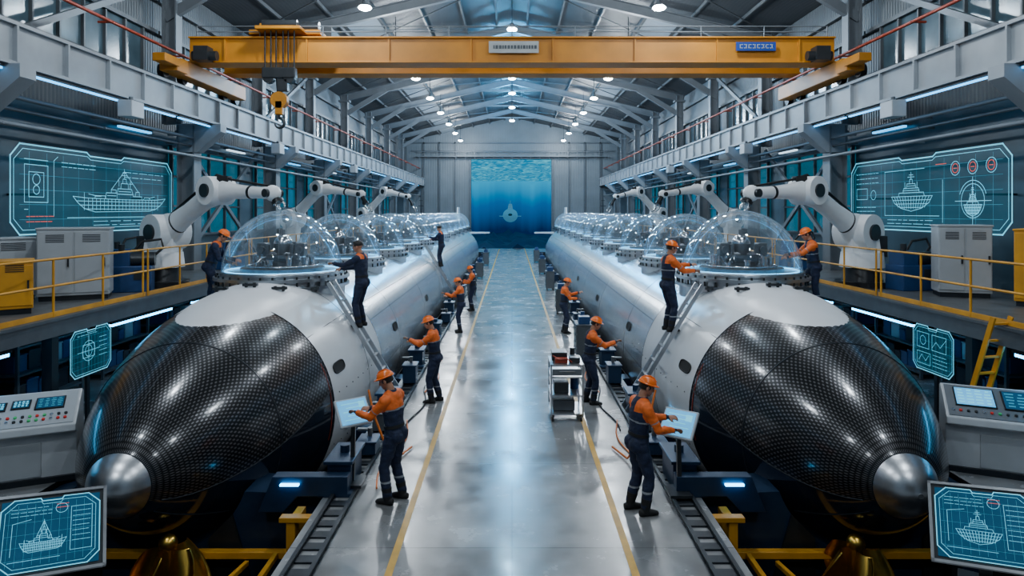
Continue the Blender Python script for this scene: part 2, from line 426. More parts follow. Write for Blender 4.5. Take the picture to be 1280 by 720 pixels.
for x in range(-10,11): mb.box((x,YE-.9,10.15),(.05,.05,.8))
mb.box((0,YE-.55,9.98),(20.6,.8,.08));mb.obj('trim_%d'%tn,'steel_mid',kind=ST);tn+=1
# columns
CX=10.35
c0=thing('steel_column',(-CX,CY[0],0),'grey steel I-section column carrying the crane girder','column','hall columns')
mb=MB();mb.ibeam((0,0,0),(0,0,6.75),.5,.55,.05,(1,0,0));mb.box((0,0,.05),(.8,.8,.1));mb.obj('column_shaft','steel_mid',c0)
mb=MB();mb.extr([(-.3,5.9),(.35,5.9),(1.1,6.55),(1.1,6.8),(-.3,6.8)],'y',-.22,.22);mb.obj('bracket','steel_white',c0)
mb=MB();mb.ibeam((-.55,0,6.8),(-.55,0,11.6),.4,.45,.05,(1,0,0));mb.box((-.55,0,11.2),(.7,.5,.12));mb.obj('upper_shaft','steel_mid',c0)
for y in CY:
    for s in(-1,1):
        if s==-1 and y==CY[0]: continue
        dup(c0,(s*CX,y,0),0 if s<0 else 180)
for s in(-1,1):
    for i in(1,3,5):
        y=14.3+7.5*i
        mb=MB();mb.bar((s*10.8,y+.3,2.3),(s*10.8,y+7.2,6.6),.1,.14);mb.bar((s*10.9,y+7.2,2.3),(s*10.9,y+.3,6.6),.1,.14)
        mb.obj('cross_brace','steel_mid',label='diagonal grey steel cross brace between hall columns',category='brace',group='wall braces')
    for i in(0,2):
        y=14.3+7.5*i
        mb=MB();mb.bar((s*11.0,y+.3,7.8),(s*11.0,y+7.2,11.2),.1,.16)
        mb.obj('cross_brace','steel_mid',label='diagonal pale steel brace high on the side wall',category='brace',group='wall braces')
for s in(-1,1):
    g=thing('crane_rail_girder',(s*9.7,34,6.8),'long pale steel crane runway girder with rail on top','crane rail','crane rails')
    M1=T(-s*9.7,-34,-6.8)
    mb=MB(M1);mb.ibeam((s*9.7,Y0,7.22),(s*9.7,YE,7.22),.5,.84,.07)
    mb.box((s*9.56,34,7.22),(.06,80,.7))
    y=Y0+1
    while y<YE: mb.box((s*9.49,y,7.22),(.1,.05,.7));y+=1.5
    mb.obj('girder_beam','steel_white',g)
    mb=MB(M1);mb.bar((s*9.7,Y0,7.69),(s*9.7,YE,7.69),.09,.1);mb.obj('rail','steel_dark',g)
    for (x,z,r,m,lb) in((10.0,8.75,.045,'red_pipe','long red painted pipe running along the wall'),(10.15,6.35,.05,'steel_mid','long grey conduit running below the crane rail'),
                   (10.2,6.1,.04,'steel_grey','thin grey conduit running below the crane rail'),(9.95,5.75,.05,'steel_mid','pale ventilation pipe running below the crane rail')):
        mb=MB();mb.cyl((s*x,Y0,z),(s*x,YE,z),r,n=8)
        y=Y0+.5
        while y<YE: mb.box((s*(x+.15),y,z),(.4,.05,.05));y+=3.75
        mb.obj('wall_pipe',m,label=lb,category='pipe',group='wall pipes')
    for i in range(9):
        y=11+7.5*i
        e=thing('strip_lamp',(s*11.36,y+2,6.5),'slim cool-white wall strip lamp','lamp','wall strip lamps')
        b=MB();b.box((s*.04,0,.05),(.2,1.8,.08));b.obj('housing','steel_grey',e)
        b=MB();b.box((0,0,-.02),(.1,1.7,.06));b.obj('tube','led_soft' if i%2 else 'lamp_soft',e)
    for i in range(10):
        y=10+6.3*i
        e=thing('strip_lamp',(s*9.6,y,6.68),'added cyan glow strip under the crane girder for hull streaks','lamp','added girder glow strips')  # added glow strips, put here to draw cyan streaks on the hulls
        b=MB();b.box((0,0,.085),(.12,6.2,.06));b.obj('housing','steel_grey',e)
        b=MB();b.box((0,0,.035),(.05,6.1,.04));b.obj('tube','added_streak_glow',e)
for s in(-1,1):
    for y in(16.6,27,40):
        e=thing('junction_box',(s*9.3,y,6.25),'small pale junction box hung under the crane girder','electrical box','junction boxes')
        b=MB();b.box((0,0,.25),(.35,.55,.4));b.obj('box_body','cabinet_white',e,bevel=.02)
        b=MB();b.cyl((0,0,.45),(0,0,.56),.05);b.obj('hanger','steel_grey',e)
# ------------------------------------------------------------------ lamps
def add_light(parent,loc,power,col=(.8,.91,1),rad=.25):
    l=bpy.data.lights.new('bulb_light','POINT');l.energy=power;l.color=col;l.shadow_soft_size=rad
    o=bpy.data.objects.new('bulb_light',l);COL.objects.link(o);o.location=loc
    if parent:o.parent=parent
    return o
def hbl(loc,power,col):
    e=thing('high_bay_lamp',loc,'round high bay ceiling lamp glowing cool white','lamp','high bay lamps')
    b=MB();b.cyl((0,0,.06),(0,0,.2),.26,.1,20);b.cyl((0,0,.2),(0,0,.34),.09,n=12);b.obj('lamp_housing','steel_grey',e)
    b=MB();b.cyl((0,0,.34),(0,0,1.6),.02,n=6);b.obj('hanger_rod','steel_dark',e)
    b=MB();b.sph((0,0,.06),(.24,.24,.1),20,6);b.obj('lamp_lens','lamp_white',e)
    add_light(e,(0,0,-.32),power,col,.22);return e
l0=hbl((-5.3,24.5,11.3),600,(.84,.93,1))
for y in(-1.5,5,11.5,18,24.5,31,37.5,44,50.5,57,63.5,70):
    for x,z in((-5.3,11.3),(5.3,11.3)):
        if (x,y)==(-5.3,24.5): continue
        dup(l0,(x,y,z))
l1=hbl((0,21.5,12.4),330,(.7,.88,1))
l2=hbl((0,31.5,12.4),500,(.2,.62,1))  # blue tint added to this and the farther centre bulbs for cyan floor spill
l3=hbl((0,43,12.4),1200,(.06,.5,1))
for y in(48.5,55,63): dup(l3,(0,y,12.4))
# ------------------------------------------------------------------ floor markings
for s in(-1,1):
    mb=MB();mb.box((s*1.363,37,.003),(.085,74,.006));mb.obj('floor_line','yellow_line',label='long yellow painted floor line on polished concrete',category='floor marking',group='floor lines')
    mb=MB();mb.box((s*8.3,9.2,.003),(1.8,.1,.006));mb.obj('floor_line','yellow_line',label='short yellow painted floor line beside the console',category='floor marking',group='floor lines')
# ------------------------------------------------------------------ sea
mb=MB();mb.add([(-30,130,-6),(30,130,-6),(30,130,9.9),(-30,130,9.9)],[(0,1,2,3)]);mb.obj('sea_water','water_back',label='deep blue underwater view beyond the hall opening',category='water',kind='stuff')
mb=MB();mb.add([(-30,YE+.7,9.9),(30,YE+.7,9.9),(30,130,9.9),(-30,130,9.9)],[(0,3,2,1)]);mb.obj('sea_surface','water_top',label='rippling bright water surface seen from below',category='water',kind='stuff')
for s in(-1,1):
    mb=MB();mb.add([(s*9,YE+.7,-6),(s*30,130,-6),(s*30,130,9.9),(s*9,YE+.7,9.9)],[(0,1,2,3)]);mb.obj('sea_water','water_back',label='blue water fading into the distance',category='water',kind='stuff')
mb=MB();vs=[];n=50
for j in range(n):
    for i in range(n):
        x=-30+60*i/(n-1);y=YE+.7+(129-YE)*j/(n-1);vs.append((x,y,-.3+1.3*noise.fractal((x*.5,y*.25,1),1,2,5)))
mb.add(vs,[(j*n+i,j*n+i+1,(j+1)*n+i+1,(j+1)*n+i) for j in range(n-1) for i in range(n-1)],True)
mb.obj('seabed','seabed',label='dark rocky seabed under blue water',category='seabed',kind='stuff')
sh=thing('submarine_vessel',(-.25,100,2.3),'small pale submarine hovering in the blue water','submarine')
b=MB();b.sph((0,0,1.2),(1.1,3.5,1.0),24,14);b.obj('hull','sea_ship',sh)
b=MB();b.extr([(-.4,2.0),(.4,2.0),(.26,2.9),(-.26,2.9)],'y',-.8,.8);b.cyl((0,0,2.9),(0,0,3.4),.05,n=8);b.obj('conning_tower','sea_ship',sh)
b=MB();b.box((0,-1,1.1),(3.2,.6,.1));b.obj('fin','sea_ship',sh)
b=MB();b.sph((0,-3.3,1.3),(.3,.25,.2),14,8);b.obj('nose_window','steel_grey',sh)
# ------------------------------------------------------------------ overhead crane
cr=thing('overhead_crane',(0,21.3,7.75),'yellow double-girder overhead travelling crane with trolley','crane')
m0=T(0,-21.3,-7.75)
for y,z0 in((20.2,8.38),(22.6,8.55)):
    b=MB(m0);zc=(z0+9.1)/2
    b.box((0,y,zc),(18.9,.55,9.1-z0));b.box((0,y,9.1),(18.9,.75,.05));b.box((0,y,z0),(18.9,.75,.05))
    b.obj('girder','crane_yellow',cr,bevel=.01)
for x in[-8.4+2.4*i for i in range(8)]:
    b=MB(m0);b.box((x,19.9,8.74),(.04,.06,.66));b.obj('stiffener','crane_yellow',cr)
for s in(-1,1):
    b=MB(m0);b.box((s*9.5,21.4,8.1),(.45,4.6,.45));b.box((s*9.4,18.9,8.05),(.5,.6,.35));b.box((s*9.3,18.3,8.1),(.35,.8,.22));b.obj('end_carriage','crane_yellow',cr,bevel=.02)
    for y in(18.9,20,22.8,23.8):
        b=MB(m0);b.cyl((s*9.62,y,7.93),(s*9.78,y,7.93),.19,n=16);b.obj('wheel','steel_dark',cr)
    b=MB(m0);b.box((s*8.9,19.6,8.55),(.4,.4,.4));b.cyl((s*8.5,19.6,8.5),(s*9.2,19.6,8.5),.14);b.obj('drive_motor','robot_grey',cr)
b=MB(m0)
for x in[-9.2+1.84*i for i in range(11)]: b.cyl((x,19.85,9.1),(x,19.85,9.42),.018,n=6)
for z in(9.26,9.42): b.cyl((-9.2,19.85,z),(9.2,19.85,z),.016,n=6)
b.obj('handrail','steel_mid',cr)
for y in(20.5,22.6): b=MB(m0);b.box((0,y,9.17),(18.6,.08,.08));b.obj('trolley_rail','steel_dark',cr)
tx=-6.7
b=MB(m0);b.box((tx,21.3,9.3),(2.1,2.6,.14));b.box((tx-.5,20.6,9.5),(.7,.6,.28));b.box((tx,19.7,9.28),(1.3,.6,.1));b.obj('trolley_frame','crane_yellow',cr,bevel=.02)
b=MB(m0);b.cyl((tx-.9,21.5,9.6),(tx+.3,21.5,9.6),.26,n=20);b.box((tx+.7,21.6,9.55),(.8,1.0,.35));b.obj('hoist_drum','robot_grey',cr)
b=MB(m0);b.cyl((tx+.4,20.5,9.55),(tx+.9,20.5,9.55),.18);b.obj('hoist_motor','robot_grey',cr)
b=MB(m0);b.cyl((tx-.5,19.65,9.42),(tx+.5,19.65,9.42),.13);b.obj('rope_sheave','robot_grey',cr)
b=MB(m0)
for dx in(-.42,-.25,-.1,.1,.25,.42): b.cyl((tx+dx,19.6,7.95),(tx+dx,19.6,9.4),.022,n=6)
for dx in(-.1,.1): b.cyl((tx+dx*.5,19.6,7.3),(tx+dx,19.6,7.95),.018,n=6)
b.obj('wire_rope','steel_dark',cr,kind='stuff')
b=MB(m0);b.box((tx,19.6,8.0),(.95,.25,.3));b.cyl((tx-.3,19.5,7.86),(tx-.3,19.7,7.86),.16);b.cyl((tx+.3,19.5,7.86),(tx+.3,19.7,7.86),.16);b.box((tx+.1,19.6,7.65),(.3,.2,.35));b.obj('rope_block','robot_grey',cr,bevel=.02)
b=MB(m0);b.cyl((tx,19.5,7.22),(tx,19.72,7.22),.24,n=20);b.box((tx,19.6,7.0),(.22,.2,.4));b.obj('hook_block','crane_yellow',cr,bevel=.02)
hk=[(tx,19.6,6.9),(tx,19.6,6.72)]+[(tx+.14*math.cos(math.radians(a)),19.6,6.56+.14*math.sin(math.radians(a))) for a in range(90,-181,-30)]
b=MB(m0);b.tube(hk,[.04]*2+[.045]*5+[.04,.035,.03,.025,.015],8);b.obj('hook','robot_grey',cr)
b=MB(m0);b.box((.05,19.8,8.8),(1.45,.04,.34));b.obj('sign_plate','sign_white',cr)
b=MB(m0)
rr_=random.Random(3);x=-.55
while x<.65: w=rr_.choice((.05,.07,.09));b.box((x+w/2,19.775,8.8),(w*.75,.01,.1));x+=w+.012
b.obj('sign_lettering','steel_grey',cr,kind='stuff')
b=MB(m0);b.box((7.1,19.8,8.82),(1.15,.04,.25));b.obj('sign_plate','sign_blue',cr)
b=MB(m0)
x=6.62
for k in range(8):
    for dz in(-.05,.05): b.box((x+.05,19.775,8.82+dz),(.09,.01,.02))
    b.box((x+.02+.05*(k%2),19.775,8.82),(.02,.01,.12));x+=.125
b.obj('sign_lettering','sign_white',cr,kind='stuff')
# ------------------------------------------------------------------ submarines
PR=[(8.8,.42),(9,.65),(9.4,.94),(9.8,1.16),(10.2,1.35),(11,1.645),(12,1.90),(13,2.05),(14,2.12),(15,2.15),(60,2.15),(62,2.05),(64,1.7),(65.5,1.2),(66.5,.6),(67,.05)]
def hr(y):
    P=PR
    if y<=P[0][0]:return P[0][1]
    if y>=P[-1][0]:return P[-1][1]
    for i in range(len(P)-1):
        if P[i][0]<=y<=P[i+1][0]:
            h=P[i+1][0]-P[i][0];t=(y-P[i][0])/h
            def sl(k):
                if k<=0:return (P[1][1]-P[0][1])/(P[1][0]-P[0][0])*1.3
                if k>=len(P)-1:return -1
                a=(P[k][1]-P[k-1][1])/(P[k][0]-P[k-1][0]);c=(P[k+1][1]-P[k][1])/(P[k+1][0]-P[k][0])
                return 0 if a*c<=0 else 2*a*c/(a+c)
            m0_,m1_=sl(i)*h,sl(i+1)*h
            return (2*t**3-3*t*t+1)*P[i][1]+(t**3-2*t*t+t)*m0_+(-2*t**3+3*t*t)*P[i+1][1]+(t**3-t*t)*m1_
HX=5.1;HZ=.45
def revolve(prof,a0,a1,n,M0,off=0):
    b=MB(M0);vs=[];uv=[]
    for y,r in prof:
        A0=a0(y) if callable(a0) else a0;A1=a1(y) if callable(a1) else a1
        for j in range(n+1):
            ad=A0+(A1-A0)*j/n;a=math.radians(ad);vs.append(((r+off)*math.cos(a),y,(r+off)*math.sin(a)));uv.append((ad/360,y))
    k=len(prof)
    b.add(vs,[(i*(n+1)+j,i*(n+1)+j+1,(i+1)*(n+1)+j+1,(i+1)*(n+1)+j) for i in range(k-1) for j in range(n)],True)
    b.uv=uv;return b
def ys(a,b_,st):
    k=max(1,int(round((b_-a)/st)));return [a+(b_-a)*i/k for i in range(k+1)]
BY=12.15
dome_y=[15.15,20.0]+[24.5+4.2*i for i in range(10)]
dome_mesh={}
def build_sub(s):
    e=thing('submarine',(s*HX,36,-1.7),'long silver submarine hull with black woven nose and glass domes','submarine','submarines under construction')
    M0=T(0,-36,1.7+HZ)
    def SA(y):
        t=min(max((y-8.8)/(BY-8.8),0),1);return -26+38*t**.8
    nose=[8.8,8.83,8.87,8.92]+ys(9.0,BY,.1)
    b=revolve([(y,hr(y)) for y in nose],SA,lambda y:180-SA(y),90,M0);b.obj('nose_shell','carbon',e,label='black woven carbon nose shell')
    b=revolve([(y,hr(y)-.003) for y in nose],lambda y:180-SA(y),lambda y:360+SA(y),60,M0);b.obj('lower_shell','gloss_black',e,label='glossy black lower nose shell')
    b=revolve([(8.48,.0),(8.483,.03),(8.495,.09),(8.53,.18),(8.58,.265),(8.66,.345),(8.74,.395),(8.81,.43)],0,360,48,M0);b.obj('nose_cap','brushed_cap',e,label='brushed metal nose cap')
    b=MB(M0);b.torus((0,8.478,0),.03,.005,'y',20,6);b.cyl((0,8.475,0),(0,8.49,0),.028,n=16);b.obj('cap_pin','machine_grey',e)
    b=MB(M0);b.torus((0,8.81,0),.434,.007,'y',48,6);b.torus((0,10.6,0),hr(10.6)+.0,.012,'y',72,6);b.torus((0,BY,0),hr(BY),.013,'y',80,6)
    for fa in(SA,lambda y:180-SA(y),lambda y:222,lambda y:318):
        b.tube([((hr(y)+.003)*math.cos(math.radians(fa(y))),y,(hr(y)+.003)*math.sin(math.radians(fa(y)))) for y in ys(8.9,BY,.15)],.01,6)
    b.tube([(0,y,hr(y)+.002) for y in ys(8.9,11.1,.15)],.009,6)
    b.obj('seam','steel_dark',e)
    b=revolve([(y,hr(y)) for y in ys(BY,15.5,.25)],0,360,96,M0);b.obj('front_section','white_paint',e,label='white painted front hull section')
    b=revolve([(y,hr(y)) for y in [15.5]+ys(16,60,2)+ys(60.2,67,.35)],0,360,96,M0);b.obj('hull_body','silver',e,label='brushed silver cylindrical hull')
    for y in(14.2,15.5,18,23.2,28.4,33.6,38.8,44,49.2,54.4,59.6): b=MB(M0);b.torus((0,y,0),hr(y)-.006,.012,'y',80,6);b.obj('section_ring','machine_grey',e)
    b=MB(M0);vs=[];n=48
    for k in range(9):
        for j in range(n):
            t=2*PI*j/n;rad=k/8
            y=13.35+2.35*rad*math.sin(t)*(1 if math.sin(t)<0 else .8);arc=1.12*rad*math.cos(t)
            r=hr(y)+.014-(.02 if k==8 else 0);a=PI/2-arc/max(r,.3);vs.append((r*math.cos(a),y,r*math.sin(a)))
    b.add(vs,[(k*n+j,k*n+(j+1)%n,(k+1)*n+(j+1)%n,(k+1)*n+j) for k in range(8) for j in range(n)],True);b.obj('deck_pad','pad_white',e)
    def surf(y,deg,off=0):
        a=math.radians(deg);r=hr(y)+off;return Vector((r*math.cos(a),y,r*math.sin(a)))
    inn=-s
    for y,deg in((12.62,20),(17.6,16),(24.0,14),(31,14),(12.9,-12)):
        b=MB(M0)
        vs=[]
        for j in range(24):
            t=2*PI*j/24;yy=y+(.24 if deg>0 else .13)*math.copysign(abs(math.cos(t))**.6,math.cos(t));dd=deg+2.7*math.copysign(abs(math.sin(t))**.7,math.sin(t))
            p=surf(yy,dd,.012);vs.append((p.x*inn,p.y,p.z))
        b.add(vs,[tuple(range(24))]);b.tube(vs,.014,6,True);b.obj('flood_slot','rubber',e)
    for dg in(42,-28):
        b=MB(M0);b.tube([(inn*surf(y,dg,.002).x,y,surf(y,dg,.002).z) for y in ys(BY,60,1.0)],.008,6);b.obj('seam','machine_grey',e)
    b=MB(M0)
    for y in ys(12.4,16.8,.35):
        for dg in(8,-20):
            p=surf(y,dg,.0);b.sph((inn*p.x,p.y,p.z),.014,8,4)
    b.obj('rivet_row','steel_grey',e,kind='stuff')
    b=MB(M0);b.tube([(inn*surf(BY-.1,d_,.003).x,BY-.1,surf(BY-.1,d_,.003).z) for d_ in range(-15,30,3)],.007,6);b.obj('marking_line','red_pipe',e)
    for (x,y) in((-.6,13.3),(0.0,13.25),(.55,13.3),(-.95,14.1),(.95,14.1)):
        z=math.sqrt(hr(y)**2-x*x)
        b=MB(M0);b.box((x,y,z+.06),(.28,.09,.05));b.cyl((x-.08,y,z),(x-.08,y,z+.1),.03,n=10);b.cyl((x+.08,y,z),(x+.08,y,z+.1),.03,n=10);b.obj('deck_cleat','robot_grey',e)
    for i,y in enumerate(dome_y):
        sc=1.0 if i==0 else .95
        d=bpy.data.objects.new('observation_dome',None);COL.objects.link(d);d.parent=e
        d.location=(0,y-36,1.7+HZ+2.15-.26);d.scale=(sc,sc,sc*1.04)
        if not dome_mesh:
            b=MB();b.cyl((0,0,-.2),(0,0,.2),1.34,n=64);b.cyl((0,0,.2),(0,0,.26),1.44,n=64);b.cyl((0,0,.04),(0,0,.1),1.44,n=64)
            b.cyl((0,0,.26),(0,0,.34),1.3,n=64);b.torus((0,0,.34),1.28,.03,'z',64,8);o1=b.obj('flange_ring','dome_base',d)
            b=MB()
            for k in range(36):
                a=2*PI*k/36;b.cyl((1.38*math.cos(a),1.38*math.sin(a),.06),(1.38*math.cos(a),1.38*math.sin(a),.31),.022,n=6)
            o2=b.obj('flange_bolt','robot_grey',d,kind='stuff')
            b=MB();b.sph((0,0,.36),(1.27,1.27,1.27),80,32,0);o3=b.obj('dome_glass','glass',d)
            b=MB();b.torus((0,0,.365),1.2,.014,'z',64,6);o4=b.obj('light_ring','led_ring',d)
            b=MB();b.cyl((0,0,.34),(0,0,.42),.9,n=40);b.cyl((0,0,.42),(0,0,.62),.34,n=24);b.cyl((0,0,.62),(0,0,.7),.42,n=24);b.cyl((0,0,.7),(0,0,.92),.2,n=20);o8=b.obj('pedestal','machine_grey',d)
            b=MB();rq=random.Random(5)
            b.sph((0,0,.92),.2,20,8,0)
            b.cyl((-.42,-.1,.66),(.42,-.1,.66),.1,n=20)
            for k in range(10):
                a=2*PI*k/10+.2;r=.62;h=rq.uniform(.05,.2);b.cyl((r*math.cos(a),r*math.sin(a),.42),(r*math.cos(a),r*math.sin(a),.46+h),.06,n=12);b.cyl((r*math.cos(a),r*math.sin(a),.46+h),(r*math.cos(a),r*math.sin(a),.49+h),.08,n=12)
                if k%2==0:b.tube([(r*math.cos(a),r*math.sin(a),.48+h),(r*.8*math.cos(a),r*.8*math.sin(a),.6+h*.6),(.25*math.cos(a),.25*math.sin(a),.7)],.014,6)
            b.torus((0,0,.46),.75,.02,'z',40,6)
            o5=b.obj('instrument_cluster','chrome',d)
            b=MB()
            for sx in(-1,1):
                b.box((sx*.42,-.05,.8),(.2,.28,.28));b.box((sx*.27,-.2,.7),(.08,.1,.45));b.cyl((sx*.42,-.19,.8),(sx*.42,-.27,.8),.08,n=16)
            b.box((0,-.25,.62),(.5,.2,.16));b.cyl((0,0,1.1),(0,0,1.22),.05,n=12);b.box((0,.3,.75),(.45,.14,.4))
            o6=b.obj('sensor_pod','machine_grey',d,bevel=.015)
            b=MB()
            for k in range(2):
                a=PI*k/2+.25
                b.tube([(1.268*math.cos(t)*math.cos(a),1.268*math.cos(t)*math.sin(a),.36+1.268*math.sin(t)) for t in [PI*j/28 for j in range(29)]],.005,5)
            o7=b.obj('dome_rib','steel_mid',d)
            dome_mesh['near']=(o1,o2,o3,o4,o7,o8,o5,o6);dome_mesh['far']=(o1,o2,o3,o4,o8)
        else:
            for o in dome_mesh['near' if i<3 else 'far']:
                c=o.copy();c.parent=d;COL.objects.link(c)
    for d_ in(-1,1):
        b=MB(M0);b.extr([(0,62.5),(d_*3.0,63.6),(d_*3.0,64.6),(0,65.2)],'z',1.54,1.66);b.obj('hydroplane','white_paint',e)
    b=MB(M0);b.extr([(62.5,1.5),(65.5,.8),(65.5,4.0),(64,4.0)],'x',-.07,.07);b.obj('rudder','white_paint',e)
    return e
subs=[build_sub(-1),build_sub(1)]
for s in(-1,1):
    e=thing('antenna_mast',(s*8.3,62,2.15),'slim dark antenna mast on the walkway','antenna','antenna masts')
    b=MB();b.cyl((0,0,0),(0,0,3.9),.09,.03,n=8);b.box((0,0,2.4),(.5,.06,.06));b.box((0,0,2.9),(.3,.06,.05));b.obj('mast','steel_dark',e)
    b=MB();b.box((0,0,.1),(.5,.5,.2));b.obj('mast_base','steel_dark',e)
# ------------------------------------------------------------------ cradles
def cradle(s,y,w=.5):
    r=hr(y)+.04
    e=thing('hull_cradle',(s*HX,y,PD),'dark blue steel cradle block carrying the submarine hull','cradle','hull cradles')
    M0=T(0,0,HZ-PD)
    zf=PD-HZ; fl=-HZ
    for d in(-1,1):
        b=MB(M0);arc=[(d*r*math.cos(math.radians(a)),r*math.sin(math.radians(a))) for a in range(-20,-76,-5)]
        x=arc[0][0];ed=2.42
        pl=[(d*ed,arc[0][1]-.05)]+([(d*(abs(x)+.1),arc[0][1])] if abs(x)+.1<ed else [])+arc+[(arc[-1][0],zf+.35),(d*ed,zf+.35)]
        if s*d>0 and y<10.9: pl=[(min(max(u,-1.6),1.6) if d*u>1.6 else u,v) for u,v in pl]
        b.extr(pl,'y',-w/2,w/2);b.obj('saddle_block','blue_steel',e)
        for yy in(-w/2-.03,w/2+.03):
            b=MB(M0);b.extr([(arc[3][0],arc[3][1]),(arc[7][0],arc[7][1]),(arc[7][0],zf+.4),(d*1.5,zf+.4)],'y',yy-.02,yy+.02);b.obj('gusset','steel_dark',e)
    b=MB(M0);b.box((0,0,zf+.18),(4.3 if y>10.9 else 3.2,w*1.3,.36));b.obj('base_beam','blue_steel',e)
    d=-s
    b=MB(M0);b.box((d*2.62,0,fl+.2),(.34,w,.4));b.box((d*2.62,0,fl+.42),(.42,w*1.2,.05));b.cyl((d*2.62,0,fl+.42),(d*2.62,0,fl+.55),.07,n=12);b.box((d*2.62,-w*.7,fl+.03),(.5,.2,.06));b.obj('edge_anchor','blue_steel',e,bevel=.01)
    if y<11:
        b=MB(M0);b.extr([(d*2.8,fl+.02),(d*2.8,fl+.3),(d*1.75,fl+.3),(d*1.55,fl-.2),(d*1.9,fl-.2),(d*2.1,fl+.02)],'y',-w/2-.25,-w/2-.05);b.obj('front_plate','blue_steel',e,bevel=.01)
    b=MB(M0);b.box((d*2.0,-w/2-.28,fl+.2),(.26,.05,.025));b.obj('light_strip','led_cyan',e)
    return e
for s in(-1,1):
    for y in(10.1,13.6,17.8,22,27,33,39,46,53,59): cradle(s,y,.7 if y<11 else .5)
    e=thing('support_frame',(s*4.6,9.2,PD),'yellow steel support frame under the submarine nose','support frame','nose support frames')
    M0=T(-s*4.6,-9.2,-PD)
    b=MB(M0);b.box((s*4.5,9.55,-.80),(3.7,.12,.1));b.obj('cross_beam','yellow',e,bevel=.01)
    b=MB(M0);b.box((s*2.85,9.1,-.1),(.5,.14,.07));b.box((s*2.95,9.3,-.42),(.12,.5,.58));b.obj('end_block','yellow',e,bevel=.01)
    b=MB(M0);b.bar((s*3.3,7.5,-.8),(s*3.3,9.5,-.8),.07,.08);b.obj('side_beam','yellow',e,bevel=.01)
    b=MB(M0);b.bar((s*4.1,7.5,-.95),(s*3.7,9.5,-.9),.06,.07);b.obj('side_beam','yellow',e,bevel=.01)
    for x in(3.0,6.2):
        b=MB(M0);b.box((s*x,9.55,(-.84+PD)/2),(.12,.12,-.84-PD));b.obj('leg','steel_dark',e)
    e=thing('brass_propeller',(s*4.6,9.1,PD),'upright brass propeller with curved blades under the nose','propeller','brass propellers')
    z1=HZ-hr(9.1)-PD-.05
    b=MB();b.cyl((0,0,0),(0,0,.1),.36,n=28);b.cyl((0,0,.1),(0,0,z1-.04),.13,.1,n=28);b.sph((0,0,z1-.1),.12,16,8);b.obj('hub','brass',e)
    for k in range(5):
        b=MB();vs=[];nu,nv=14,8
        for side in(0,1):
            for i in range(nu):
                t=i/(nu-1);z=.15+t*(z1-.3);tw=2*PI*k/5+.4+1.5*t;wd=.46*math.sin(PI*(.12+.8*t))**.6
                for j in range(nv):
                    v=j/(nv-1);rad=.1+wd*v;a=tw+.5*v*v
                    vs.append((rad*math.cos(a)+(.012 if side else -.012)*math.sin(a),rad*math.sin(a)-(.012 if side else -.012)*math.cos(a),z))
        o_=nu*nv
        fs=[(i*nv+j,i*nv+j+1,(i+1)*nv+j+1,(i+1)*nv+j) for i in range(nu-1) for j in range(nv-1)]
        fs+=[tuple(x_+o_ for x_ in f_[::-1]) for f_ in fs]
        fs+=[(i*nv+nv-1,(i+1)*nv+nv-1,o_+(i+1)*nv+nv-1,o_+i*nv+nv-1) for i in range(nu-1)]
        b.add(vs,fs,True);b.obj('blade','brass',e)
    e=thing('rail_track',(s*2.35,35,0),'dark steel service rail track beside the pit edge','rail track','service tracks')
    M0=T(-s*2.35,-35,0)
    for x in(2.22,2.5):
        b=MB(M0);b.ibeam((s*x,7.0,.035),(s*x,67,.035),.05,.06,.02);b.obj('track_rail','steel_dark',e)
    b=MB(M0);y=7.2
    while y<66: b.box((s*2.36,y,.012),(.34,.16,.024));y+=.3
    b.obj('sleeper','steel_dark',e,kind='stuff')
    for k,y in enumerate((11.2,12.4,15.8,19.6,24.4,29)):
        e=thing('floor_equipment_box',(s*2.36,y,.07),'dark low equipment box with pipe stub on the track','equipment box','track equipment')
        h=.2+.1*(k%3)
        b=MB();b.box((0,0,h/2),(.3,.42,h));b.box((0,0,h),(.34,.46,.03));b.obj('box_body','steel_grey' if k%2 else 'blue_steel',e,bevel=.01)
        b=MB();b.cyl((0,.1,h),(0,.1,h+.15),.04,n=12);b.cyl((0,.1,h+.12),(s*.2,.1,h+.12),.03,n=10);b.obj('pipe_stub','machine_grey',e)
